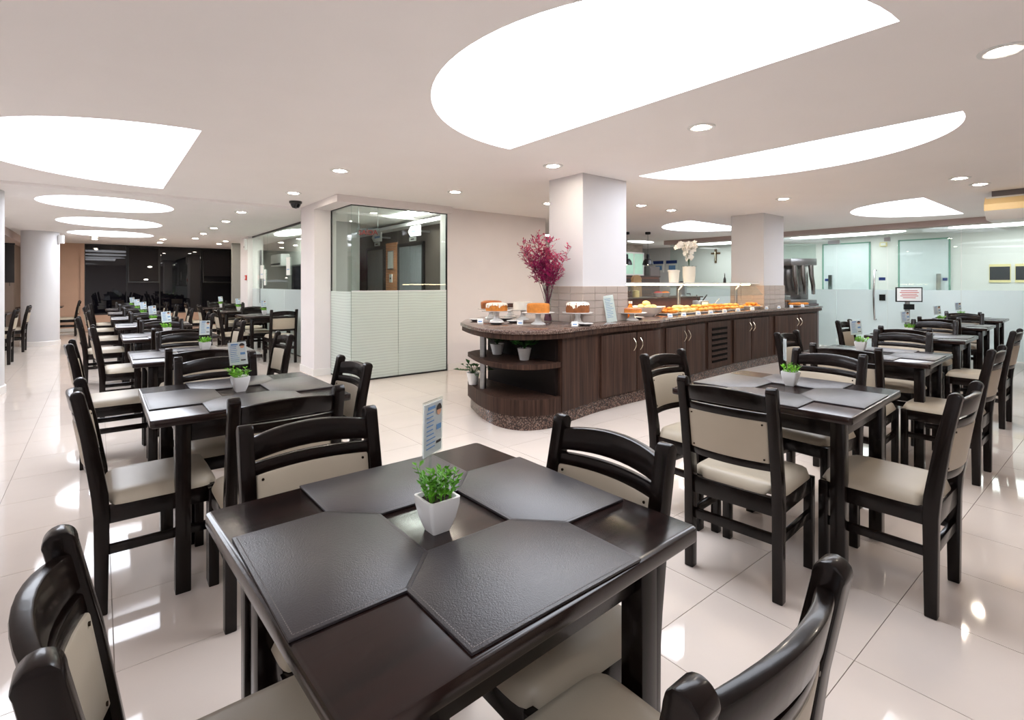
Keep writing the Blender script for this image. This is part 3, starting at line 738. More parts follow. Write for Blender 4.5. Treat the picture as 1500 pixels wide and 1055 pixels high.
setting((2.84, 1.20), 2.5, "the right row's first table", 'square dark table nearest in the right row',
        {'left': ((2.19, 1.15), 4), 'near': ((2.78, 0.53), 0), 'right': ((3.52, 1.26), -5), 'far': ((2.77, 1.83), 0)}, pot_at=(0.12, 0.02), potkind=2, card_rz=0.55, studs=True, group=RG)
setting((4.88, 1.36), 2, "the right row's second table", 'second square dark table of the right row',
        {'left': ((4.08, 1.30), 3), 'near': ((4.70, 0.69), 0), 'right': ((5.58, 1.37), 0), 'far': ((4.81, 1.94), 0)}, pot_at=(0.06, 0.12), potkind=1, card_rz=-0.7, group=RG)
setting((6.95, 1.52), 2, "the right row's third table", 'third square dark table of the right row',
        {'left': ((6.26, 1.48), 0), 'near': ((6.63, 0.81), 0), 'right': ((7.60, 1.55), 0), 'far': ((6.88, 2.16), 0)}, pot_at=(0.0, 0.1), potkind=2, card_rz=-0.75, full=False, group=RG)
setting((9.05, 1.66), 2, "the right row's fourth table", 'fourth square dark table of the right row',
        {'left': ((8.42, 1.64), 0), 'right': ((9.75, 1.64), 0)}, pot_at=(0.0, 0.1), potkind=1, card_rz=-0.8, full=False, group=RG)
setting((11.0, 1.76), 2, "the right row's last table", 'last square dark table of the right row beside frosted glass',
        {'left': ((10.40, 1.74), 0)}, pot_at=(-0.1, 0.1), potkind=2, card_rz=-0.8, full=False, group=RG)
for k, y in enumerate((10.0, 11.9, 13.9)):
    n_ = ORD[k]
    setting((2.28 + 0.06 * (k == 0), y), 0, 'the %s office-glass table' % n_, '%s square dark table beside the office glass' % n_,
            {'near': ((2.38, y - 0.98 if k == 0 else y - 0.72), 0), 'left': ((1.63, y), 0), 'far': ((2.28, y + 0.55), 0)}, pot_at=(0.0, 0.1), potkind=1, card_rz=-0.4, full=False, mats=k == 0, group='tables by the office glass')
for k, (x, y) in enumerate(((-1.78, 11.9), (-1.78, 13.9))):
    n_ = ORD[k]
    setting((x, y), 0, 'the %s column-side table' % n_, '%s square dark table left of the round columns' % n_,
            {'right': ((x + 0.62, y), 0), 'near': ((x, y - 0.72), 0), 'far': ((x, y + 0.62), 0)}, potkind=1, card_rz=-0.4, full=False, mats=False, group='tables left of the columns')
table((-1.14, 17.25), 0, 'square dark table before the peach end wall', 'tables left of the columns')
chair((-0.48, 17.25), 90, 'dark chair seen side-on before the peach end wall')
# ------------------------------------------------------------------ buffet island
CT = 0.915
front = catmull([(3.02, 4.62), (2.84, 4.15), (2.78, 3.75), (2.90, 3.45), (3.22, 3.32), (3.62, 3.38), (4.05, 3.45), (4.55, 3.48), (5.0, 3.49), (5.22, 3.545), (5.7, 3.62), (6.4, 3.70), (7.2, 3.765), (8.0, 3.80), (8.8, 3.79), (9.6, 3.75), (10.4, 3.75)], 6)
slab = [(3.75, 5.25), (3.32, 4.98)] + front + [(10.64, 3.80), (10.70, 3.95), (10.70, 5.25)]
def fy(x):      # counter front line
    best = None
    for (x0, y0), (x1, y1) in zip(front[:-1], front[1:]):
        if x0 <= x <= x1 and x0 > 3.0: best = y0 + (y1 - y0) * (x - x0) / max(1e-6, x1 - x0)
    return best if best is not None else 3.75
t = thing('buffet_countertop', 'long curved brown granite countertop of the buffet island', 'countertop', (0, 0, 0))
MB().prism(slab, CT - 0.036, CT).build('slab', 'granite_top', t, bevel=0.008, smooth=30)
MB().prism(offset(slab, 0.018), CT - 0.085, CT - 0.036).build('rim_band', 'cabinet_wood', t, smooth=30)
# plinth
body_front = [(x, fy(x) + 0.06) for x in [3.34 + 0.12 * k for k in range(56)] if x < 10.3]
t = thing('buffet_plinth', 'brown speckled granite plinth under the buffet island', 'plinth', (0, 0, 0))
inner = offset(slab, 0.11)
MB().prism([(x, y) for x, y in inner if x < 10.5] + [(10.45, 5.1)], 0, 0.135).build('granite_kick', 'granite', t, smooth=30)
# open shelf end
shelf_poly = [(3.335, 4.62), (3.2, 4.61)] + [(x, y) for x, y in offset(slab, 0.07) if x < 3.335 and y < 4.58] 
shelf_poly = [p for p in shelf_poly if p[0] <= 3.336]
shelf_poly = shelf_poly + [(3.335, fy(3.335) + 0.07)]
t = thing('shelf_end', 'open rounded shelf end of the buffet with steel post', 'shelf unit', (0, 0, 0))
MB().prism(shelf_poly, 0.556, 0.602).build('shelf', 'cabinet_wood', t, smooth=30)
MB().prism(shelf_poly, 0.136, 0.285).build('base_drum', 'cabinet_wood', t, smooth=30)
B(3.30, 3.334, 3.44, 4.5, 0.285, 0.83).build('back_panel', 'cabinet_inside', t, smooth=0)
MB().tube([(2.985, 4.15, 0.285), (2.985, 4.15, 0.83)], 0.032, 20).build('post', 'brushed_steel', t)
# cabinet units along the front: each a body with doors
UN = [(3.34, 5.20, [(4.00, 4.62), (4.64, 5.10)], 'first cabinet unit, curved, beside the open shelves'),
      (5.205, 6.44, [(5.30, 5.84), (5.86, 6.40)], 'second cabinet unit, left of the louvred grille'),
      (6.445, 7.26, 'vent', 'cabinet unit with the louvred ventilation grille'),
      (7.265, 8.56, [(7.32, 7.90), (7.92, 8.48)], 'cabinet unit right of the louvred grille'),
      (8.565, 10.40, [(8.72, 9.52), (9.54, 10.30)], 'last cabinet unit at the far end of the buffet')]
def strip(x0, x1, y_off0, y_off1, z0, z1, n=6):
    """box that follows the counter front between x0 and x1"""
    xs = [x0 + (x1 - x0) * k / n for k in range(n + 1)]
    return MB().prism([(x, fy(x) + y_off0) for x in xs] + [(x, fy(x) + y_off1) for x in reversed(xs)], z0, z1)
for x0, x1, doors, lab in UN:
    t = thing('buffet_cabinet', lab, 'cabinet', (0, 0, 0), 0, 'buffet cabinet units')
    xs = [x0 + (x1 - x0) * k / 12 for k in range(13)]
    MB().prism([(x, fy(x) + 0.062) for x in xs] + ([(x1, 5.1), (x0, 5.1)] if x0 > 4 else [(x1, 5.1), (4.24, 5.1), (x0, 4.5)]), 0.137, CT - 0.086).build('body', 'cabinet_wood', t, smooth=30)
    if doors == 'vent':
        a, b = 6.50, 7.20
        strip(a, b, 0.040, 0.061, 0.16, 0.80).build('grille_panel', 'cabinet_wood', t, smooth=30)
        for k in range(7):
            z = 0.235 + 0.075 * k
            strip(a + 0.11, b - 0.11, 0.034, 0.0395, z - 0.006, z + 0.028).build('louvre_slot', 'slot_black', t, smooth=30)
            strip(a + 0.10, b - 0.10, 0.030, 0.0395, z + 0.0285, z + 0.034).build('slat', 'cabinet_wood', t, smooth=30)
    else:
        for k, (a, b) in enumerate(doors):
            d = strip(a, b, 0.040, 0.061, 0.155, 0.795).build('door', 'cabinet_wood', t, bevel=0.003, smooth=30)
            hx = b - 0.05 if k == 0 else a + 0.05; hy = fy(hx) + 0.04
            MB().tube([(hx, hy, 0.60)] + [(hx, hy - 0.034 * math.sin(PI * q / 8), 0.60 + 0.13 * q / 8) for q in range(1, 8)] + [(hx, hy, 0.73)], 0.006, 8).build('handle', 'champagne_metal', d)
            strip(b + 0.002 if k == 0 else a - 0.018, b + 0.018 if k == 0 else a - 0.002, 0.052, 0.061, 0.155, 0.795, 1).build('gap_shade_strip', 'cabinet_inside', t, smooth=0) if k == 0 else None  # dark strip painted in for the shade between the two doors
B(10.48, 10.64, 3.88, 5.1, 0.0, CT - 0.086).build('end_panel', 'grey_panel', smooth=0)
tag(bpy.data.objects['end_panel'], 'plain grey end panel of the buffet island', 'end panel')
# tiled pillars rising through the buffet
def tiled_pillar(x0, x1, y0, y1, lab):
    t = square_column('column', x0, x1, y0, y1, CEIL, 'wall_white', False, lab, CT + 0.0005)
    g = B(x0 - 0.006, x1 + 0.006, y0 - 0.006, y1 + 0.006, CT + 0.0005, CT + 0.392).build('tile_backing', 'tile_grout', t, smooth=0)
    tw, th = (x1 - x0 + 0.02) / 4, 0.0775
    mx = B(0.0015, tw - 0.0015, -0.013, -0.006, 0.0015, th - 0.0015).mesh('tile', 'wall_tile_taupe', bevel=0.002, seg=1)
    tw2 = (y1 - y0 + 0.02) / 3
    my = B(-0.013, -0.006, 0.0015, tw2 - 0.0015, 0.0015, th - 0.0015).mesh('tile', 'wall_tile_taupe', bevel=0.002, seg=1)
    for r in range(5):
        for k in range(4): obj('tile', mx, t, (x0 - 0.01 + k * tw, y0, CT + 0.002 + r * th))
        for k in range(3): obj('tile', my, t, (x0, y0 - 0.01 + k * tw2, CT + 0.002 + r * th))
tiled_pillar(3.95, 4.67, 3.70, 4.22, 'square white buffet pillar with taupe tiles, nearer one')
tiled_pillar(8.50, 9.24, 3.92, 4.48, 'square white buffet pillar with taupe tiles, farther one')
# sneeze guard
t = thing('sneeze_guard', 'glass sneeze guard with white shelf between the buffet pillars', 'sneeze guard', (0, 0, CT))
B(4.70, 8.48, 3.98, 4.26, 0.415, 0.432).build('shelf', 'plastic_white', t, smooth=0)
for x in (6.33, 7.93):
    MB().tube([(x, 4.10, 0.0), (x, 4.10, 0.33)], 0.022, 14).build('post', 'brushed_steel', t)
    MB().tube([(x, 4.10, 0.33), (x - 0.02, 4.0, 0.42)], 0.012, 8).build('brace', 'plastic_white', t)
mb = MB(); mb.add([(4.72, 3.98, 0.41), (8.3, 3.98, 0.41), (8.3, 3.84, 0.24), (4.72, 3.84, 0.24), (4.72, 3.986, 0.405), (8.3, 3.986, 0.405), (8.3, 3.846, 0.235), (4.72, 3.846, 0.235)], [(0, 1, 2, 3), (7, 6, 5, 4), (0, 4, 5, 1), (1, 5, 6, 2), (2, 6, 7, 3), (3, 7, 4, 0)])
mb.build('glass_panel', 'clear_glass_thin', t, smooth=0)
B(4.72, 8.3, 4.05, 4.09, 0.395, 0.412).build('lamp_strip', 'lamp_glow', t, smooth=0)
# ---- cakes on stands
def stand(x, y, h, r, lab):
    t = thing('cake_stand', lab, 'cake stand', (x, y, CT), 0, 'white pedestal cake stands')
    MB().lathe([(0.075, 0), (0.078, 0.004), (0.07, 0.012), (0.04, 0.03), (0.026, h * 0.6), (0.03, h - 0.012), (0.055, h - 0.008), (0.055, h - 0.006)], 28).build('pedestal', 'white_ceramic', t)
    MB().lathe([(0.06, h - 0.008), (r - 0.01, h - 0.004), (r, h + 0.004), (r - 0.004, h + 0.006), (r - 0.012, h + 0.001), (0.0001, h)], 36).build('plate', 'white_ceramic', t)
    return CT + h
def ring_cake(x, y, z, r, h, mat, lab, icing=None, seed=0, flute=0, drip=True):
    t = thing('cake', lab, 'cake', (x, y, z + 0.0015), 0, 'whole cakes on the buffet')
    prof = [(r * 0.25, 0), (r * 0.96, 0), (r, h * 0.15), (r, h * 0.75), (r * 0.93, h * 0.95), (r * 0.62, h), (r * 0.33, h * 0.93), (r * 0.25, h * 0.7), (r * 0.25, 0)]
    n = 48; vs_ = []; fs_ = []; m = len(prof)
    for q, z_ in prof:
        for k in range(n):
            a = 2 * PI * k / n; f = 1 + (0.045 * math.cos(flute * a) if flute and q > r * 0.6 else 0)
            vs_.append((q * f * math.cos(a), q * f * math.sin(a), z_))
    for i in range(m - 1):
        for k in range(n): fs_.append((i * n + k, i * n + (k + 1) % n, (i + 1) * n + (k + 1) % n, (i + 1) * n + k))
    MB().add(vs_, fs_).build('sponge', mat, t, smooth=50)
    if icing:
        rnd = random.Random(seed); vs_ = []; fs_ = []; rows = [(r * 0.30, h * 0.98), (r * 0.62, h + 0.006), (r * 0.95, h * 0.97), (r * 1.025, h * 0.80)]
        for q, z_ in rows:
            for k in range(n): a = 2 * PI * k / n; vs_.append((q * math.cos(a), q * math.sin(a), z_))
        d = [rnd.choice([0.7, 0.7, 0.25, 0.4]) if drip else 0.72 for _ in range(n // 2)]
        for k in range(n):
            a = 2 * PI * k / n; z_ = h * (d[k // 2] if k % 2 else 0.5 * (d[k // 2] + d[(k // 2 - 1)]) + 0.1)
            vs_.append((r * 1.03 * math.cos(a), r * 1.03 * math.sin(a), z_))
        for i in range(4):
            for k in range(n): fs_.append((i * n + k, i * n + (k + 1) % n, (i + 1) * n + (k + 1) % n, (i + 1) * n + k))
        MB().add(vs_, fs_).build('icing', icing, t, smooth=60)
    return t
z = stand(3.42, 4.50, 0.115, 0.172, 'white pedestal stand under the drip-iced cake at the end')
ring_cake(3.42, 4.50, z, 0.118, 0.085, 'cake_golden', 'golden cake with white icing dripping down, at the counter end', 'icing_white', 3, 12)
z = stand(3.66, 4.92, 0.115, 0.165, 'white pedestal stand at the back edge of the counter end')
ring_cake(3.66, 4.92, z, 0.125, 0.095, 'cake_brown', 'brown caramel-topped cake behind the drip-iced cake', 'icing_caramel', 5, 0)
z = stand(4.02, 5.0, 0.12, 0.14, 'white pedestal stand carrying the small chocolate cake')
ring_cake(4.02, 5.0, z, 0.05, 0.05, 'cake_chocolate', 'small dark chocolate cake between the iced cakes')
z = stand(3.82, 4.52, 0.115, 0.165, 'white pedestal stand under the plain white cake')
ring_cake(3.82, 4.52, z, 0.115, 0.095, 'icing_white', 'round cake covered in plain white icing')
z = stand(3.50, 3.90, 0.118, 0.172, 'white pedestal stand under the smooth orange cake')
ring_cake(3.50, 3.90, z, 0.118, 0.098, 'cake_golden', 'plain smooth orange ring cake on its stand', None, 0, 0)
z = stand(3.83, 3.66, 0.118, 0.165, 'white pedestal stand in front of the tiled pillar')
ring_cake(3.83, 3.66, z, 0.118, 0.105, 'cake_brown', 'brown bundt cake with thick white icing before the pillar', 'icing_white', 11, 10)
z = stand(4.72, 3.66, 0.085, 0.165, 'white pedestal stand right of the leaning menu')
ring_cake(4.72, 3.66, z, 0.11, 0.05, 'cake_golden', 'low golden cake right of the leaning menu', 'icing_caramel', 2, 0, False)
# dishes and name cards
def dish(x, y, lab):
    t = thing('serving_dish', lab, 'dish', (x, y, CT + 0.0005), random.uniform(0, 1), 'small grey dishes on the buffet')
    MB().lathe([(0.045, 0), (0.05, 0.002), (0.075, 0.022), (0.072, 0.022), (0.045, 0.006), (0.0001, 0.005)], 24).build('bowl', 'slate_dish', t)
    MB().lathe([(0.074, 0.021), (0.080, 0.023), (0.079, 0.026), (0.070, 0.023)], 24).build('rim', 'white_ceramic', t)
for k, (x, y, lab) in enumerate(((3.26, 4.66, 'beside the drip-iced cake stand'), (3.62, 4.58, 'between the two iced cakes'), (3.44, 4.22, 'left of the orange cake stand'), (3.16, 4.16, 'at the front of the counter end'), (3.74, 3.47, 'before the bundt cake'), (4.60, 3.62 + 0.30, 'by the tiled pillar corner'), (4.92, 3.74, 'beside the low golden cake'))):
    dish(x, y, 'small grey dish with white rim ' + lab)
TENT = MB().add([(-0.03, -0.018, 0), (0.03, -0.018, 0), (0.03, 0, 0.045), (-0.03, 0, 0.045), (0.03, 0.018, 0), (-0.03, 0.018, 0)], [(0, 1, 2, 3), (3, 2, 4, 5), (0, 5, 4, 1), (0, 3, 5), (1, 4, 2)]).mesh('tent_card', 'paper', smooth=0)
TPR = MB().add([(-0.02, -0.0145, 0.010), (0.02, -0.0145, 0.010), (0.02, -0.0095, 0.022), (-0.02, -0.0095, 0.022)], [(0, 1, 2, 3)]).mesh('print', 'print_blue', smooth=0)
TN_old = [(3.14, 4.42, 'at the counter end'), (3.34, 4.00, 'left of the orange cake'), (3.64, 3.52, 'before the bundt cake'), (5.52, 3.72, 'before the bread bowl'), (5.86, 3.75, 'by the first bread tray'), (6.26, 3.79, 'by the second bread tray'), (6.62, 3.82, 'by the third pastry tray'), (7.04, 3.85, 'by the fourth pastry tray'), (7.46, 3.87, 'by the fifth pastry tray'), (7.96, 3.90, 'before the farther pillar'), (8.42, 3.90, 'by the orange pastry bowl'), (8.86, 3.90, 'by the chafing dish'), (9.3, 3.88, 'by the cutlery tray'), (9.75, 3.88, 'at the far counter end')]
TN = [(x * 1.0 if x < 5 else 5.55 + (x - 5.52) * 1.03, y, l) for x, y, l in TN_old]
for x, y, lab in TN:
    t = thing('name_card', 'small folded white dish label ' + lab, 'card', (x, y, CT + 0.0005), -0.6, 'dish labels on the buffet')
    obj('tent_card', TENT, t); obj('print', TPR, t)
# leaning menu
t = thing('menu_stand', 'slanted white menu sheet in acrylic before the tiled pillar', 'menu', (4.30, 3.60, CT + 0.004), -0.85)
mb = B(-0.055, 0.055, -0.002, 0.002, 0, 0.29).build('menu_sheet', 'paper', t, smooth=0); mb.rotation_euler = (-0.10, -0.16, 0)
s_ = B(-0.058, 0.058, -0.0045, -0.003, 0, 0.295).build('acrylic_sleeve', 'acrylic', t, smooth=0); s_.rotation_euler = (-0.10, -0.16, 0)
pm = MB(); rnd = random.Random(9)
for k in range(12): pm.box(-0.042, -0.042 + rnd.uniform(0.05, 0.085), -0.0026, -0.0021, 0.25 - k * 0.018, 0.2545 - k * 0.018)
o_ = pm.build('print_lines', 'print_blue', t, smooth=0); o_.rotation_euler = (-0.10, -0.16, 0); o_['kind'] = 'stuff'
B(-0.06, 0.06, -0.02, 0.04, -0.0035, -0.0005).build('foot', 'acrylic', t, smooth=0)
# vase with magenta branches
vx, vy = 3.84, 4.12
t = thing('branch_vase', 'clear glass vase of magenta leafy branches beside the pillar', 'vase', (vx, vy, CT + 0.0005))
MB().lathe([(0.048, 0), (0.05, 0.004), (0.034, 0.10), (0.036, 0.22), (0.062, 0.40), (0.058, 0.40), (0.032, 0.22), (0.030, 0.10), (0.044, 0.012), (0.0001, 0.01)], 24).build('glass_body', 'clear_glass_thin', t)
MB().lathe([(0.043, 0.011), (0.043, 0.03), (0.030, 0.09), (0.0001, 0.092)], 20).build('dark_filling', 'plum_stem', t)
rnd = random.Random(21); F_ = Vector((math.sin(YAW), math.cos(YAW), 0)); R_v = Vector((math.cos(YAW), -math.sin(YAW), 0))
stems = MB(); leaves = MB(); tips = MB()
def leafblade(mb, p, d, L, wd):
    sd = d.cross(Vector((0.3, 0.2, 1))).normalized(); up = sd.cross(d)
    mb.add([p, p + d * L * 0.45 + sd * wd + up * L * 0.05, p + d * L + up * L * -0.06, p + d * L * 0.45 - sd * wd + up * L * 0.05], [(0, 1, 2), (0, 2, 3)])
for s in range(18):
    u0 = -1 + 2 * (s + 0.5) / 18; ux = rnd.uniform(-1, 1)
    top = 0.98 - 0.16 * u0 * u0 - rnd.uniform(0, 0.24)
    diry = u0 * (0.52 if u0 < 0 else 0.32) + rnd.uniform(-0.03, 0.03); dirx = -0.13 + ux * 0.13
    pts = []
    for k in range(9):
        u = k / 8; pts.append(Vector((dirx * u ** 2 + 0.01 * math.sin(5 * u + s), diry * u ** 2 + 0.012 * math.sin(4 * u + 2 * s), 0.05 + (top - 0.05) * u)))
    stems.tube(pts, 0.0042, 5, 0.0013)
    for k in range(5, 9):
        for q in range(9 if k > 5 else 6):
            p = pts[k].lerp(pts[k - 1], rnd.random()); b = rnd.uniform(0, 2 * PI)
            d = Vector((math.cos(b) * 0.75 - 0.1, math.sin(b), rnd.uniform(-0.1, 1.0))).normalized(); L = rnd.uniform(0.03, 0.10)
            e = p + d * L
            if e.x > 0.085: continue
            stems.tube([p, e], 0.0015, 3, 0.0008)
            for r in range(5):
                dd = (d + Vector((rnd.uniform(-1, 0.8), rnd.uniform(-1, 1), rnd.uniform(-0.6, 1))) * 0.8).normalized()
                leafblade(leaves if (k < 7 or rnd.random() < 0.35) else tips, p.lerp(e, 0.25 + 0.19 * r), dd, rnd.uniform(0.02, 0.042) * (1.5 if k < 7 else 0.95), rnd.uniform(0.004, 0.009))
for o_ in (stems.build('stems', 'plum_stem', t), leaves.build('leaves', 'magenta_leaf', t, smooth=0), tips.build('blossom_tips', 'magenta_light', t, smooth=0)): o_['kind'] = 'stuff'
# juice carafe, bread bowl
t = thing('juice_carafe', 'glass carafe of orange juice behind the low golden cake', 'carafe', (4.92, 3.95, CT + 0.0005))
MB().lathe([(0.05, 0), (0.055, 0.01), (0.055, 0.14), (0.04, 0.17), (0.045, 0.20)], 24).build('glass_body', 'clear_glass_thin', t)
MB().lathe([(0.0001, 0.004), (0.049, 0.005), (0.051, 0.012), (0.051, 0.125), (0.0001, 0.126)], 24).build('juice', 'juice_orange', t)
t = thing('juice_bottle', 'small bottle of orange jam beside the carafe', 'bottle', (5.10, 3.98, CT + 0.0005))
MB().lathe([(0.035, 0), (0.038, 0.005), (0.038, 0.12), (0.02, 0.15), (0.02, 0.17)], 20).build('body', 'juice_orange', t); MB().lathe([(0.023, 0.17), (0.023, 0.20)], 20).build('cap', 'plastic_white', t)
def square_bowl(w, h):
    prof = [(0.45, 0), (0.5, 0.01), (0.8, h * 0.6), (1.0, h), (0.97, h), (0.76, h * 0.55), (0.46, 0.02)]; vs_ = []; fs_ = []
    for q, z_ in prof:
        p = rounded(w * q, w * q, w * q * 0.25, 4)
        vs_ += [(x, y, z_ + (0.03 * (abs(x * y) / (w * w)) ** 1.0 if z_ > h * 0.9 else 0)) for x, y in p]; n = len(p)
    for i in range(len(prof) - 1):
        for k in range(n): fs_.append((i * n + k, i * n + (k + 1) % n, (i + 1) * n + (k + 1) % n, (i + 1) * n + k))
    fs_.append(tuple(range(n - 1, -1, -1))); fs_.append(tuple((len(prof) - 1) * n + k for k in range(n)))
    return MB().add(vs_, fs_)
def roll(rx, ry, rz, mat, seed):
    rnd = random.Random(seed); mb = MB().ellipsoid((0, 0, rz), rx, ry, rz, 12, 8)
    mb.v = [(x * (1 + 0.06 * math.sin(9 * z + seed)), y * (1 + 0.06 * math.cos(7 * x * 10)), z) for x, y, z in mb.v]
    return mb.mesh('crust', mat, smooth=80)
ROLL = [roll(0.045, 0.045, 0.032, 'bread_cream', 1), roll(0.05, 0.042, 0.03, 'bread_gold', 2)]
t = thing('bread_bowl', 'wide square white bowl of bread rolls', 'bowl', (5.48, 4.02, CT + 0.0005), 0.4)
square_bowl(0.21, 0.10).build('bowl_body', 'white_ceramic', t, smooth=50)
rnd = random.Random(3)
rolls = [(a * 2 * PI / 7, 0.115, 0.075) for a in range(7)] + [(a * 2 * PI / 5 + 0.3, 0.085, 0.118) for a in range(5)] + [(0.9, 0.03, 0.165), (3.9, 0.035, 0.16), (0, 0.0, 0.07)]
for k, (a, r, z_) in enumerate(rolls):
    q = tag(obj('bread_roll', ROLL[0], None, (5.48 + r * math.cos(a), 4.02 + r * math.sin(a), CT + z_ - 0.03), rnd.uniform(0, 6)), 'round pale cheese roll heaped in the square white bowl', 'bread roll', 'cheese rolls in the white bowl')
# trays of pastry
def tray(x, y, w_, d_, rz, lab, plab, mat, n, size, seed, tall=False, group=None):
    t = thing('serving_tray', lab, 'tray', (x, y, CT + 0.0005), rz, 'trays on the buffet')
    MB().prism(rounded(w_, d_, 0.02), 0, 0.022).build('tray_body', 'slate_dish', t, bevel=0.004)
    MB().prism(rounded(w_ - 0.006, d_ - 0.006, 0.016), 0.022, 0.026).build('liner', 'white_ceramic', t)
    me = roll(size, size * 0.7, size * 0.45, mat, seed); rnd = random.Random(seed)
    nx = max(2, int(w_ * 2 / (size * 1.9))); k = 0
    ny = max(2, int(d_ * 2 / (size * 1.5)))
    for lay in range(2 if tall else 1):
        for j in range(ny - lay):
            for i in range(nx - lay):
                if k >= n: break
                px = (-w_ + size + (i + 0.5 * lay) * (2 * w_ - 2 * size) / max(1, nx - 1)) ; py = (-d_ + size * 0.8 + (j + 0.5 * lay) * (2 * d_ - 1.6 * size) / max(1, ny - 1))
                c_, s2 = math.cos(rz), math.sin(rz)
                o_ = tag(obj('pastry', me, None, (x + px * c_ - py * s2, y + px * s2 + py * c_, CT + 0.0268 + lay * size * 0.62), rnd.uniform(-0.6, 0.6)), plab, 'pastry', group); k += 1
tray(5.86, 3.98, 0.10, 0.13, 0.15, 'narrow tray of toasted bread beside the roll bowl', 'golden toast piece on the narrow tray', 'pastry_orange', 8, 0.055, 4, True, 'toasts on the narrow tray')
tray(6.24, 4.00, 0.19, 0.15, 0.1, 'wide tray of pale croissants under the sneeze guard', 'pale croissant on the wide tray', 'bread_cream', 22, 0.062, 5, True, 'croissants on the wide tray')
tray(6.74, 4.03, 0.20, 0.15, 0.08, 'tray of golden puff pastries right of the steel post', 'golden puff pastry on the middle tray', 'bread_gold', 22, 0.06, 6, True, 'puff pastries on the middle tray')
tray(7.24, 4.06, 0.20, 0.15, 0.06, 'tray of orange savoury pastries left of the sugar box', 'orange savoury pastry on its tray', 'pastry_orange', 22, 0.058, 7, True, 'savoury pastries')
tray(7.72, 4.07, 0.19, 0.14, 0.05, 'last pastry tray before the farther pillar', 'golden snack on the last pastry tray', 'bread_gold', 20, 0.055, 8, True, 'snacks on the last tray')
t = thing('sachet_box', 'steel box with white front holding sachets behind the trays', 'box', (7.40, 4.40, CT + 0.0005))
B(-0.12, 0.12, -0.07, 0.07, 0, 0.15).build('box_body', 'brushed_steel', t, bevel=0.004); B(-0.085, 0.085, -0.076, -0.0705, 0.03, 0.13).build('front_label', 'paper', t, smooth=0)
for s in (-1, 1): MB().tube([(s * 0.06, 0, 0.15), (s * 0.15, -0.02, 0.24)], 0.009, 8).build('tong_handle', 'black_plastic', t)
t = thing('ladle_pan', 'small steel pan with a long ladle handle', 'pan', (7.70, 4.40, CT + 0.0005))
MB().lathe([(0.09, 0), (0.095, 0.004), (0.10, 0.09), (0.095, 0.09), (0.088, 0.01), (0.0001, 0.008)], 24).build('pan_body', 'brushed_steel', t); MB().tube([(0.05, 0, 0.05), (0.16, 0.0, 0.12), (0.25, 0, 0.17)], 0.008, 8).build('handle', 'brushed_steel', t)
bx_, by_ = 8.28, 4.02
t = thing('pastry_bowl', 'shallow white bowl of orange pastries by the farther pillar', 'bowl', (bx_, by_, CT + 0.0005))
MB().lathe([(0.09, 0), (0.095, 0.004), (0.17, 0.055), (0.165, 0.058), (0.09, 0.012), (0.0001, 0.010)], 28).build('bowl_body', 'white_ceramic', t)
ob = roll(0.045, 0.035, 0.024, 'pastry_orange', 12)
for k in range(11):
    a = k * 2.4; r = 0.10 if k < 6 else 0.05
    tag(obj('pastry', ob, None, (bx_ + r * math.cos(a), by_ + r * math.sin(a), CT + (0.035 if k < 6 else 0.066)), a), 'orange pastry heaped in the shallow white bowl', 'pastry', 'pastries in the shallow bowl')
t = thing('chafing_dish', 'steel chafing dish with its round lid swung open', 'chafing dish', (9.88, 4.32, CT + 0.0005), -0.3)
B(-0.20, 0.20, -0.14, 0.14, 0.08, 0.20).build('pan', 'toner_steel', t, bevel=0.01)
for sx in (-1, 1):
    for sy in (-1, 1): B(sx * 0.17 - 0.012, sx * 0.17 + 0.012, sy * 0.11 - 0.012, sy * 0.11 + 0.012, 0, 0.08).build('leg', 'toner_steel', t)
lid = MB().lathe([(0.17, 0), (0.168, 0.01), (0.14, 0.05), (0.08, 0.075), (0.0001, 0.082)], 28).build('lid', 'toner_steel', t); lid.location = (-0.24, 0.02, 0.30); lid.rotation_euler = (0.2, -1.35, 0)
MB().tube([(-0.20, 0.02, 0.19), (-0.215, 0.02, 0.30)], 0.012, 8).build('hinge', 'black_metal', t)
tray(10.02, 3.99, 0.24, 0.10, 0.0, 'dark tray of orange snacks at the far end of the buffet', 'orange snack on the far dark tray', 'pastry_orange', 14, 0.05, 14, False, 'snacks on the far tray')
t = thing('toaster_oven', 'stainless toaster oven at the far end of the buffet', 'oven', (10.38, 4.74, CT + 0.0005), -0.55)
B(-0.26, 0.26, -0.20, 0.20, 0.02, 0.34).build('case', 'brushed_steel', t, bevel=0.008)
B(-0.20, 0.20, -0.215, -0.201, 0.06, 0.26).build('window', 'black_plastic', t, smooth=0); B(-0.12, 0.14, -0.222, -0.216, 0.07, 0.19).build('notice', 'paper', t, smooth=0)
for sx in (-1, 1):
    for sy in (-1, 1): MB().lathe([(0.02, 0), (0.02, 0.02)], 12, (sx * 0.22, sy * 0.16, 0)).build('foot', 'black_plastic', t)
t = thing('water_jug', 'clear jug with dark base among the buffet trays', 'jug', (9.42, 4.02, CT + 0.0005))
MB().lathe([(0.06, 0), (0.065, 0.01), (0.06, 0.20), (0.064, 0.22)], 20).build('jug_body', 'clear_glass_thin', t); MB().lathe([(0.07, 0.22), (0.05, 0.24), (0.0001, 0.245)], 20).build('lid', 'black_plastic', t)
t = thing('juice_machine', 'tall steel juice machine with curved taps behind the counter end', 'juice machine', (11.5, 4.60, 0), -0.6)
B(-0.30, 0.30, -0.25, 0.25, 0, 0.92).build('cabinet', 'grey_panel', t, bevel=0.005)
B(-0.28, 0.28, -0.22, 0.22, 0.92, 1.0).build('drip_tray', 'brushed_steel', t, bevel=0.004)
B(-0.28, 0.28, 0.05, 0.24, 1.0, 1.72).build('back', 'toner_steel', t, bevel=0.01)
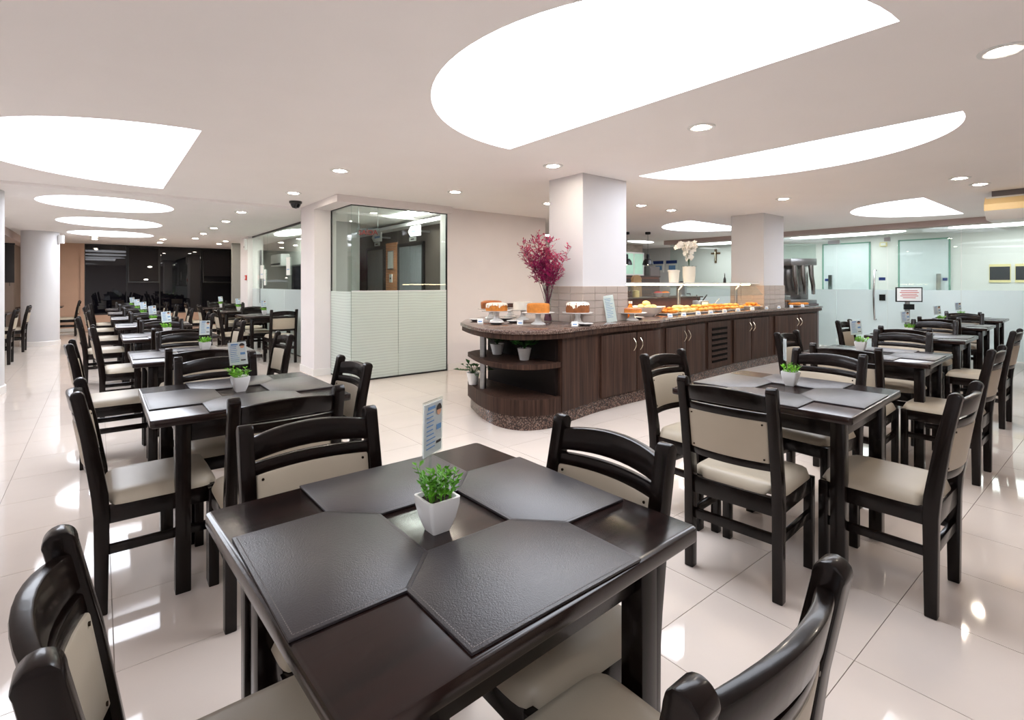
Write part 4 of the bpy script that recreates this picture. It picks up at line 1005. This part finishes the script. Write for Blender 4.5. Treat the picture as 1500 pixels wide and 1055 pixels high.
B(-0.28, 0.28, -0.22, 0.24, 1.72, 1.86).build('tank_base', 'brushed_steel', t, bevel=0.01); B(-0.27, 0.27, -0.20, 0.22, 1.86, 2.16).build('tank', 'clear_glass', t, smooth=0)
for x in (-0.18, 0.0, 0.18): MB().tube([(x, -0.17, 1.72), (x, -0.19, 1.5), (x + 0.03, -0.2, 1.3), (x + 0.07, -0.15, 1.12)], 0.05, 12, 0.035).build('tap', 'toner_steel', t)
# plants on the open shelves
def round_pot(x, y, z, r, h, lab, leafn, spread, seed, hang):
    t = thing('shelf_plant', lab, 'plant', (x, y, z), 0, 'dark leafy plants on the buffet end')
    MB().lathe([(r * 0.62, 0), (r * 0.66, 0.004), (r * 0.95, h * 0.85), (r, h), (r - 0.006, h), (r * 0.85, h - 0.02), (0.0001, h - 0.02)], 28).build('pot_body', 'white_ceramic', t)
    MB().lathe([(r * 0.86, h - 0.019), (r * 0.5, h - 0.008), (0.0001, h - 0.006)], 20).build('soil', 'soil', t)
    rnd = random.Random(seed); mb = MB()
    for k in range(leafn):
        a = rnd.uniform(0, 2 * PI); L = rnd.uniform(0.05, spread); p = Vector((0, 0, h - 0.01)); e = Vector((math.cos(a) * L, math.sin(a) * L, h + rnd.uniform(0.02, 0.10) - hang * L))
        mb.tube([p, p.lerp(e, 0.5) + Vector((0, 0, 0.03)), e], 0.0018, 4)
        d = (e - p).normalized(); sd = d.cross(Vector((0, 0, 1))).normalized(); LL = rnd.uniform(0.05, 0.085)
        mb.add([e, e + d * LL * 0.4 + sd * LL * 0.3 + Vector((0, 0, 0.012)), e + d * LL - Vector((0, 0, 0.012)), e + d * LL * 0.4 - sd * LL * 0.3 + Vector((0, 0, 0.012))], [(0, 1, 2), (0, 2, 3)])
    mb.build('foliage', 'leaf_dark', t, smooth=0)['kind'] = 'stuff'
round_pot(3.16, 3.72, 0.6025, 0.068, 0.115, 'white pot with dark bushy leaves on the middle shelf', 46, 0.10, 1, 0.1)
round_pot(3.20, 4.20, 0.6025, 0.075, 0.11, 'grey-shaded pot plant behind the steel post on the middle shelf', 40, 0.09, 2, 0.1)
round_pot(3.02, 4.38, 0.2855, 0.068, 0.125, 'white pot with trailing dark leaves on the low shelf', 36, 0.15, 3, 0.25)
# pots on the sneeze-guard shelf
t = thing('orchid', 'white orchid in a tall pearly pot on the glass shelf', 'orchid', (6.62, 4.12, CT + 0.4325))
MB().lathe([(0.07, 0), (0.075, 0.004), (0.088, 0.10), (0.09, 0.235), (0.082, 0.235), (0.08, 0.20), (0.0001, 0.2)], 28).build('pot_body', 'pot_cream', t)
mb = MB(); rnd = random.Random(5)
for k in range(9):
    a = 2 * PI * k / 9; d = Vector((math.cos(a), math.sin(a), 0.35)).normalized(); sd = Vector((-math.sin(a), math.cos(a), 0)); p = Vector((0, 0, 0.21))
    mb.add([p, p + d * 0.06 + sd * 0.022, p + d * 0.13 - Vector((0, 0, 0.012)), p + d * 0.06 - sd * 0.022], [(0, 1, 2, 3)])
mb.build('leaves', 'leaf_dark', t, smooth=0)
st = MB(); bl = MB()
for s in range(6):
    a = 0.8 + s * 1.05; pts = [Vector((math.cos(a) * 0.12 * u ** 1.5 - 0.05 * u, math.sin(a) * 0.12 * u ** 1.5, 0.21 + 0.34 * math.sin(u * 1.9))) for u in [k / 8 for k in range(9)]]
    st.tube(pts, 0.003, 5)
    for k in range(2, 9):
        for q in range(2):
            c = pts[k] + Vector((rnd.uniform(-0.03, 0.03), rnd.uniform(-0.03, 0.03), rnd.uniform(-0.02, 0.02))); yaw = rnd.uniform(0, 6.28); nd = Vector((math.cos(yaw), math.sin(yaw), 0.2)).normalized()
            u_ = nd.cross(Vector((0, 0, 1))).normalized(); v_ = nd.cross(u_)
            for pz in range(5):
                b = 2 * PI * pz / 5; e = (u_ * math.cos(b) + v_ * math.sin(b)); f_ = (u_ * -math.sin(b) + v_ * math.cos(b))
                bl.add([c, c + e * 0.026 + f_ * 0.018 + nd * 0.004, c + e * 0.044, c + e * 0.026 - f_ * 0.018 + nd * 0.004], [(0, 1, 2, 3)])
st.build('stems', 'leaf_dark', t); bl.build('blossoms', 'orchid_white', t, smooth=0)['kind'] = 'stuff'
t = thing('shelf_pot', 'shorter empty pearly pot left of the orchid', 'pot', (6.24, 4.12, CT + 0.4325))
MB().lathe([(0.06, 0), (0.064, 0.004), (0.078, 0.17), (0.072, 0.17), (0.066, 0.06), (0.0001, 0.05)], 28).build('pot_body', 'pot_cream', t); MB().lathe([(0.079, 0.15), (0.083, 0.155), (0.083, 0.17), (0.078, 0.174)], 28).build('lip', 'pot_cream', t)
t = thing('table_bell', 'slim dark bottle standing alone on the glass shelf', 'bottle', (7.62, 4.12, CT + 0.4325))
MB().lathe([(0.02, 0), (0.022, 0.004), (0.02, 0.06), (0.007, 0.09), (0.006, 0.14)], 16).build('body', 'black_plastic', t); MB().lathe([(0.0085, 0.135), (0.0085, 0.15), (0.0001, 0.151)], 12).build('cap', 'chrome', t)
# ------------------------------------------------------------------ lift lobby
def lift(y0, y1, lab):
    d = thing('elevator_door', lab, 'elevator', (4.5, y0, 0), 0, 'steel lift doors'); W = y1 - y0
    B(-0.02, 0, 0.0, W, 0, 2.08).build('recess', 'black_metal', d, smooth=0)
    for q in (((0.06, W / 2 - 0.004)), ((W / 2 + 0.004, W - 0.06))): B(-0.035, -0.021, q[0], q[1], 0.01, 2.03).build('door_leaf', 'elevator_steel', d, smooth=0)
    for q in ((-0.045, 0, 0, 0.055, 0, 2.09), (-0.045, 0, W - 0.055, W, 0, 2.09), (-0.045, 0, 0, W, 2.035, 2.09)): B(*q).build('jamb', 'black_metal', d, smooth=0)
lift(8.02, 9.02, 'steel lift door right of the orange slatted panel'); lift(9.62, 10.5, 'steel lift door left of the orange slatted panel')
t = thing('slat_panel', 'orange wood slat panel between the two lifts', 'wall panel', (4.5, 9.08, 0))
B(-0.01, 0, 0, 0.48, 0, 2.15).build('backing', 'warm_brown', t, smooth=0)
sl = B(-0.03, -0.011, 0, 0.48, 0.0, 0.048).mesh('slat', 'orange_wood', bevel=0.003, seg=1)
for k in range(41): obj('slat', sl, t, (0, 0, 0.01 + k * 0.052))
t = thing('lift_notice', 'framed white notice on the orange slats', 'notice', (4.465, 9.20, 1.62)); B(-0.012, 0, 0, 0.24, 0, 0.36).build('frame', 'brushed_steel', t, smooth=0); B(-0.016, -0.0125, 0.015, 0.225, 0.015, 0.345).build('sheet', 'paper', t, smooth=0)
t = thing('call_panel', 'white lift call button plate on the orange slats', 'call button', (4.465, 9.25, 1.36)); B(-0.012, 0, 0, 0.12, 0, 0.16).build('plate', 'plastic_white', t, smooth=0); MB().tube([(-0.018, 0.06, 0.08), (-0.0125, 0.06, 0.08)], 0.02, 14).build('button', 'dark_frame', t)
for k, (y, lab) in enumerate(((8.35, 'right lift'), (9.9, 'left lift'))):
    t = thing('lift_plate', 'small white and blue plate above the ' + lab, 'sign', (4.5, y, 2.12), 0, 'plates above the lifts')
    B(-0.015, 0, 0, 0.24, 0, 0.075).build('plate', 'plastic_white', t, smooth=0); B(-0.015, 0, 0, 0.24, 0.08, 0.125).build('plate_top', 'blue_plate', t, smooth=0); B(-0.017, -0.0155, 0.06, 0.18, 0.025, 0.045).build('print', 'print_dark', t, smooth=0)
for k, (y, lab) in enumerate(((7.75, 'near the glass'), (9.3, 'deeper in the lobby'))):
    t = thing('arrow_sign', 'white arrow-shaped lift sign ' + lab, 'sign', (4.25, y, 2.16), 0, 'arrow signs on the lift wall')
    MB().prism_x([(0, 0), (0.34, 0), (0.44, 0.09), (0.34, 0.18), (0, 0.18)], 0.0, 0.02).build('board', 'plastic_white', t, smooth=0); B(0.02, 0.249, 0.1, 0.13, 0.07, 0.10).build('bracket', 'brushed_steel', t, smooth=0); B(-0.003, 0, 0.05, 0.3, 0.07, 0.11).build('print', 'print_blue', t, smooth=0)
t = thing('exit_reflection', 'red lettered SAÍDA board standing in for a reflection in the lobby glass', 'sign', (2.98, 6.95, 2.06), -0.72)  # hung board imitating red lettering reflected in the glass
B(-0.17, 0.17, 0, 0.01, -0.06, 0.06).build('board', 'acrylic', t, smooth=0)
for s in (-1, 1): MB().tube([(s * 0.14, 0.005, 0.06), (s * 0.14, 0.005, CEIL - 2.06)], 0.003, 6).build('cord', 'brushed_steel', t)
text('lettering', 'SAÍDA', 0.10, 'print_red', t, (0, -0.003, 0), (PI / 2, 0, 0))
t = thing('strip_light', 'long bright ceiling strip light in the lift lobby', 'ceiling light', (4.0, 8.6, CEIL)); B(-0.17, 0.17, -1.5, 2.2, -0.02, -0.006).build('diffuser', 'lobby_light', t, smooth=0); B(-0.19, 0.19, -1.52, 2.22, -0.006, 0).build('frame', 'plastic_white', t, smooth=0)
struct(B(4.25, 4.5, 6.95, 11.2, 2.36, 2.42).build('trim_1', 'wall_white', smooth=0))
# ------------------------------------------------------------------ office behind the glass
t = thing('office_window', 'dark window in the office wall', 'window', (3.7, 11.6, 0)); B(-0.03, 0, 0, 1.5, 0.9, 1.75).build('pane', 'night_glass', t, smooth=0)
for q in ((-0.04, 0, -0.04, 0, 0.86, 1.79), (-0.04, 0, 1.5, 1.54, 0.86, 1.79), (-0.04, 0, 0, 1.5, 1.75, 1.79), (-0.04, 0, 0, 1.5, 0.86, 0.9)): B(*q).build('frame', 'dark_frame', t, smooth=0)
t = thing('office_air_conditioner', 'white split air conditioner on the office wall', 'air conditioner', (3.7, 13.4, 1.78)); B(-0.22, 0, 0, 0.95, 0, 0.30).build('case', 'plastic_white', t, bevel=0.02); B(-0.226, -0.221, 0.05, 0.9, 0.03, 0.07).build('vent', 'dark_frame', t, smooth=0)
t = thing('office_light', 'oval ceiling light inside the glass office', 'ceiling light', (3.27, 11.8, CEIL2 - 0.001)); MB().prism(ellipse(0, 0, 0.25, 0.9), -0.014, -0.004).build('diffuser', 'lobby_light', t, smooth=0); MB().prism(ellipse(0, 0, 0.27, 0.92), -0.004, 0).build('rim', 'plastic_white', t, smooth=0)
for k, (y, z0, z1, w_) in enumerate(((12.35, 1.45, 1.75, 0.26), (12.15, 1.30, 1.65, 0.14), (10.3, 1.5, 1.85, 0.24))):
    t = thing('glass_notice', ['square white notice taped on the office glass', 'narrow white notice taped on the office glass', 'white notice on office glass beside the square column'][k], 'notice', (2.843, y, z0), 0, 'papers on the office glass')
    B(-0.002, 0, 0, w_, 0, z1 - z0).build('sheet', 'paper', t, smooth=0); B(-0.0035, -0.0021, 0.03, w_ - 0.03, (z1 - z0) * 0.3, (z1 - z0) * 0.34).build('print', 'print_blue', t, smooth=0)
t = thing('fire_call_point', 'small red alarm box on the far office column', 'alarm box', (2.738, 13.46, 1.42)); B(-0.03, 0, 0, 0.10, 0, 0.12).build('box', 'print_red', t, bevel=0.004); B(-0.033, -0.0305, 0.025, 0.075, 0.03, 0.09).build('window', 'plastic_white', t, smooth=0)
t = thing('column_sensor', 'white sensor box high on the far office column', 'sensor', (2.738, 13.42, 2.14)); B(-0.06, 0, 0, 0.12, 0, 0.26).build('case', 'plastic_white', t, bevel=0.006); B(-0.063, -0.0605, 0.03, 0.09, 0.05, 0.09).build('lens', 'dark_frame', t, smooth=0)
t = thing('column_speaker', 'small white box high on the round column', 'speaker', (-0.70, 14.98, 2.22), -0.3); B(0, 0.09, -0.05, 0.05, 0, 0.18).build('case', 'plastic_white', t, bevel=0.006); B(0.0905, 0.093, -0.035, 0.035, 0.03, 0.15).build('grille', 'office_grey', t, smooth=0)
# ceiling camera
t = thing('dome_camera', 'black dome security camera on the ceiling by the lobby column', 'camera', (2.16, 7.55, CEIL)); MB().lathe([(0.085, 0), (0.085, -0.025), (0.075, -0.035)], 24).build('mount', 'black_plastic', t); MB().lathe([(0.068, -0.03), (0.066, -0.055), (0.045, -0.09), (0.0001, -0.103)], 24).build('dome', 'night_glass', t)
# air conditioner hung near the right edge
t = thing('ceiling_air_conditioner', 'cream and white ceiling air conditioner at the right edge', 'air conditioner', (9.05, 1.26, CEIL))
prof = [(-0.30, -0.07), (0.30, -0.07), (0.34, -0.20), (0.26, -0.36), (-0.22, -0.36), (-0.36, -0.26), (-0.36, -0.17)]
mb = MB().prism_x(prof, 0, 1.5); mb.move(Matrix.Rotation(-PI / 2, 4, 'Z')); mb.build('case', 'plastic_white', t, bevel=0.012)
pr2 = [(-0.372, -0.17), (-0.30, -0.075), (-0.29, -0.085), (-0.355, -0.175), (-0.355, -0.245), (-0.372, -0.25)]
mb = MB().prism_x(pr2, 0.0, 1.5); mb.move(Matrix.Rotation(-PI / 2, 4, 'Z')); mb.build('front_cover', 'plastic_cream', t)
B(-0.28, 0.28, -1.45, -0.06, -0.07, 0).build('hanger', 'grey_panel', t, smooth=0)
# sign stand by the glass
t = thing('sign_stand', 'notice stand with black frame and steel post by the glass', 'sign stand', (11.55, 2.72, 0), -0.95)
MB().lathe([(0.16, 0), (0.16, 0.012), (0.05, 0.03), (0.03, 0.035)], 24).build('base', 'brushed_steel', t); MB().tube([(0, 0, 0.03), (0, 0, 1.03)], 0.04, 14).build('post', 'brushed_steel', t)
B(-0.07, 0.09, -0.05, -0.02, 0.86, 0.96).build('bracket', 'dark_frame', t, smooth=0)
B(-0.21, 0.21, -0.065, -0.045, 1.00, 1.27).build('frame', 'black_plastic', t, bevel=0.003); B(-0.19, 0.19, -0.070, -0.0655, 1.02, 1.25).build('sheet', 'paper', t, smooth=0)
pm = MB()
for k, wd in enumerate((0.26, 0.3, 0.24, 0.28, 0.2)): pm.box(-wd / 2, wd / 2, -0.0715, -0.0705, 1.20 - 0.032 * k, 1.211 - 0.032 * k)
pm.build('print_lines', 'print_red', t, smooth=0)['kind'] = 'stuff'
# pictures and crucifix on the corridor wall
for k, (y0, y1, lab) in enumerate(((1.66, 1.98, 'left'), (1.28, 1.60, 'right'))):
    t = thing('wall_picture', 'cream framed dark picture on the corridor wall, %s one of two' % lab, 'picture', (14.2, y0, 1.36), 0, 'pictures on the corridor wall'); W = y1 - y0
    B(-0.02, 0, 0, W, 0, 0.37).build('frame', 'frame_cream', t, smooth=0); B(-0.024, -0.0205, 0.01, W - 0.01, 0.05, 0.32).build('print', 'picture_dark', t, smooth=0)
t = thing('crucifix', 'bronze crucifix on the corridor wall behind the sneeze guard', 'crucifix', (14.2, 7.95, 1.95)); B(-0.03, 0, -0.03, 0.03, 0, 0.42).build('upright', 'bronze', t, smooth=0); B(-0.03, 0, -0.14, 0.14, 0.26, 0.31).build('crossbar', 'bronze', t, smooth=0)
MB().tube([(-0.045, 0, 0.06), (-0.05, 0, 0.22), (-0.045, 0, 0.33)], 0.022, 8).build('figure', 'champagne_metal', t)
for k, (y, lab) in enumerate(((9.75, 'left of two by the reception'), (9.25, 'right of two by the reception'))):
    t = thing('wall_poster', 'white poster with blue header, ' + lab, 'poster', (14.2, y, 1.70), 0, 'posters on the corridor wall'); B(-0.012, 0, 0, 0.40, 0, 0.38).build('sheet', 'paper', t, smooth=0); B(-0.015, -0.0125, 0, 0.40, 0.28, 0.38).build('header', 'blue_plate', t, smooth=0); B(-0.015, -0.0125, 0.06, 0.30, 0.08, 0.22).build('print', 'print_blue', t, smooth=0)
t = thing('exit_plate', 'faint red exit plate above the corridor glass door', 'sign', (14.2, 3.72, 2.40)); B(-0.02, 0, 0, 0.34, 0, 0.13).build('plate', 'plastic_white', t, smooth=0); B(-0.024, -0.0205, 0.03, 0.31, 0.06, 0.10).build('print', 'print_red', t, smooth=0)
t = thing('emergency_lamp', 'small cream emergency lamp between the corridor doors', 'lamp', (14.2, 3.72, 2.2)); B(-0.05, 0, 0, 0.14, 0, 0.10).build('case', 'frame_cream', t, bevel=0.005); B(-0.054, -0.0505, 0.02, 0.12, 0.02, 0.08).build('lens', 'plastic_white', t, smooth=0)
# pendants and reception furniture
for k, (x, y, lab) in enumerate(((9.25, 7.32, 'left'), (9.62, 7.02, 'right'))):
    t = thing('pendant_lamp', 'black dome pendant lamp, %s one of the pair' % lab, 'pendant lamp', (x, y, CEIL), 0, 'black pendant lamps')
    MB().lathe([(0.06, 0), (0.06, -0.05), (0.02, -0.06)], 20).build('canopy', 'black_metal', t); MB().tube([(0, 0, -0.06), (0, 0, -0.52)], 0.004, 6).build('cord', 'black_plastic', t)
    MB().lathe([(0.03, -0.50), (0.035, -0.56), (0.035, -0.60), (0.07, -0.61), (0.10, -0.65), (0.12, -0.72), (0.124, -0.74), (0.118, -0.738), (0.095, -0.66), (0.03, -0.62)], 24).build('shade', 'black_metal', t)
    MB().ellipsoid((0, 0, -0.70), 0.03, 0.03, 0.04, 12, 8).build('bulb', 'lamp_glow', t)
t = thing('reception_bar', 'dark brown slatted bar below the service window', 'bar', (10.9, 8.85, 0))
B(0, 1.75, 0, 0.45, 0, 1.52).build('body', 'warm_brown', t, smooth=0); B(-0.03, 1.78, -0.03, 0.5, 1.52, 1.56).build('top', 'bar_brown', t, smooth=0)
for k in range(9): B(0, 1.75, -0.02, -0.001, 0.1 + 0.155 * k, 0.235 + 0.155 * k).build('slat', 'bar_brown', t, smooth=0)
t = thing('grey_cabinet', 'tall grey cabinet right of the service window', 'cabinet', (12.70, 9.2, 0)); B(0, 0.5, 0, 0.4, 0, 1.85).build('body', 'grey_panel', t, bevel=0.006); B(0.02, 0.48, -0.015, -0.001, 0.1, 1.8).build('door', 'grey_panel', t, smooth=0)
t = thing('high_back_chair', 'tan rounded high-back seat before the reception', 'chair', (10.9, 8.3, 0), 0.3)
MB().prism_x([(-0.30 * 0 - 0.06, 0.4), (0.06, 0.4), (0.05, 1.44), (-0.03, 1.44)], -0.3, 0.3).build('backrest_lower', 'tan_fabric', t, bevel=0.03)
B(-0.3, 0.3, -0.55, -0.061, 0.36, 0.50).build('seat', 'tan_fabric', t, bevel=0.04)
for sx in (-1, 1):
    for yy in (-0.5, 0.0): B(sx * 0.26 - 0.02, sx * 0.26 + 0.02, yy - 0.02, yy + 0.02, 0, 0.37).build('leg', 'chair_wood', t, smooth=0)
MB().add([(0.3 * math.cos(PI * k / 12), yy, 1.43 + 0.13 * math.sin(PI * k / 12)) for yy in (-0.03, 0.05) for k in range(13)], [tuple(range(12, -1, -1)), tuple(range(13, 26))] + [(k, k + 1, k + 14, k + 13) for k in range(12)] + [(12, 0, 13, 25)]).build('backrest_top', 'tan_fabric', t, smooth=40)
# second counter behind the buffet
t = thing('back_counter', 'second dark wood serving counter behind the buffet', 'counter', (0, 0, 0))
B(8.55, 11.5, 6.85, 7.45, 0.1, 1.0).build('body', 'warm_brown', t, smooth=0); B(8.5, 11.55, 6.80, 7.5, 1.0, 1.03).build('top', 'bar_brown', t, smooth=0); B(8.6, 11.45, 6.9, 7.4, 0, 0.1).build('kick', 'black_plastic', t, smooth=0)
rnd = random.Random(8)
for k, (x, nmx, lab, mat) in enumerate(((8.75, 'glass_jar', 'jar of orange cereal on the back counter', 'pastry_orange'), (8.98, 'glass_jar', 'jar of dark cereal on the back counter', 'cake_chocolate'), (9.22, 'glass_jar', 'jar of pale flakes on the back counter', 'bread_cream'), (10.05, 'fruit_bowl', 'bowl of red fruit on the back counter', 'print_red'), (10.32, 'fruit_bowl', 'bowl of orange fruit on the back counter', 'juice_orange'))):
    t = thing(nmx, lab, nmx.split('_')[1], (x, 7.05, 1.0305), 0, 'food on the back counter')
    if nmx == 'glass_jar':
        MB().lathe([(0.085, 0), (0.09, 0.005), (0.09, 0.22), (0.06, 0.25)], 20).build('jar_glass', 'clear_glass_thin', t); MB().lathe([(0.0001, 0.004), (0.08, 0.006), (0.08, 0.15), (0.0001, 0.16)], 20).build('contents', mat, t); MB().lathe([(0.065, 0.25), (0.065, 0.28), (0.0001, 0.285)], 20).build('lid', 'brushed_steel', t)
    else:
        MB().lathe([(0.06, 0), (0.065, 0.004), (0.13, 0.09), (0.125, 0.09), (0.06, 0.012), (0.0001, 0.01)], 24).build('bowl_body', 'white_ceramic', t); MB().ellipsoid((0, 0, 0.075), 0.11, 0.11, 0.06, 16, 8).build('fruit', mat, t)
t = thing('coffee_urn', 'black and steel coffee urn at the end of the back counter', 'urn', (11.0, 7.05, 1.0305)); MB().lathe([(0.14, 0), (0.14, 0.02), (0.12, 0.03), (0.12, 0.26), (0.13, 0.28)], 24).build('body', 'brushed_steel', t); MB().lathe([(0.135, 0.28), (0.12, 0.32), (0.04, 0.36), (0.0001, 0.37)], 24).build('lid', 'black_plastic', t); MB().tube([(0.1, -0.08, 0.06), (0.16, -0.14, 0.06), (0.16, -0.14, 0.02)], 0.014, 8).build('tap', 'black_plastic', t)
# dark blinds in the left bay
for k, (x, w_, lab) in enumerate(((-1.98, 0.12, 'narrow dark hanging blind in the bay at the left edge'), (-1.74, 0.16, 'wider dark hanging blind beside the round column'))):
    t = thing('hanging_blind', lab, 'blind', (x, 16.9, 0), 0, 'blinds in the left bay'); B(0, w_, 0, 0.03, 1.36, 2.26).build('slat_stack', 'blind_dark', t, bevel=0.004); B(-0.01, w_ + 0.01, -0.01, 0.04, 2.26, 2.30).build('headrail', 'dark_frame', t, smooth=0); MB().tube([(w_ / 2, -0.005, 1.36), (w_ / 2, -0.005, 1.28)], 0.006, 6).build('pull', 'black_plastic', t)

for k, (x, y, lab) in enumerate(((8.7, 8.9, 'left one above the reception'), (11.6, 8.7, 'right one above the reception bar'))):  # lights added to brighten the dim reception
    t = thing('reception_fill_light', 'added oval fill light, ' + lab, 'ceiling light', (x, y, CEIL), 0, 'added reception fill lights'); MB().prism(ellipse(0, 0, 0.5, 0.22), -0.014, -0.004).build('diffuser', 'corridor_light', t, smooth=0); MB().prism(ellipse(0, 0, 0.53, 0.25), -0.004, 0).build('rim', 'plastic_white', t, smooth=0)
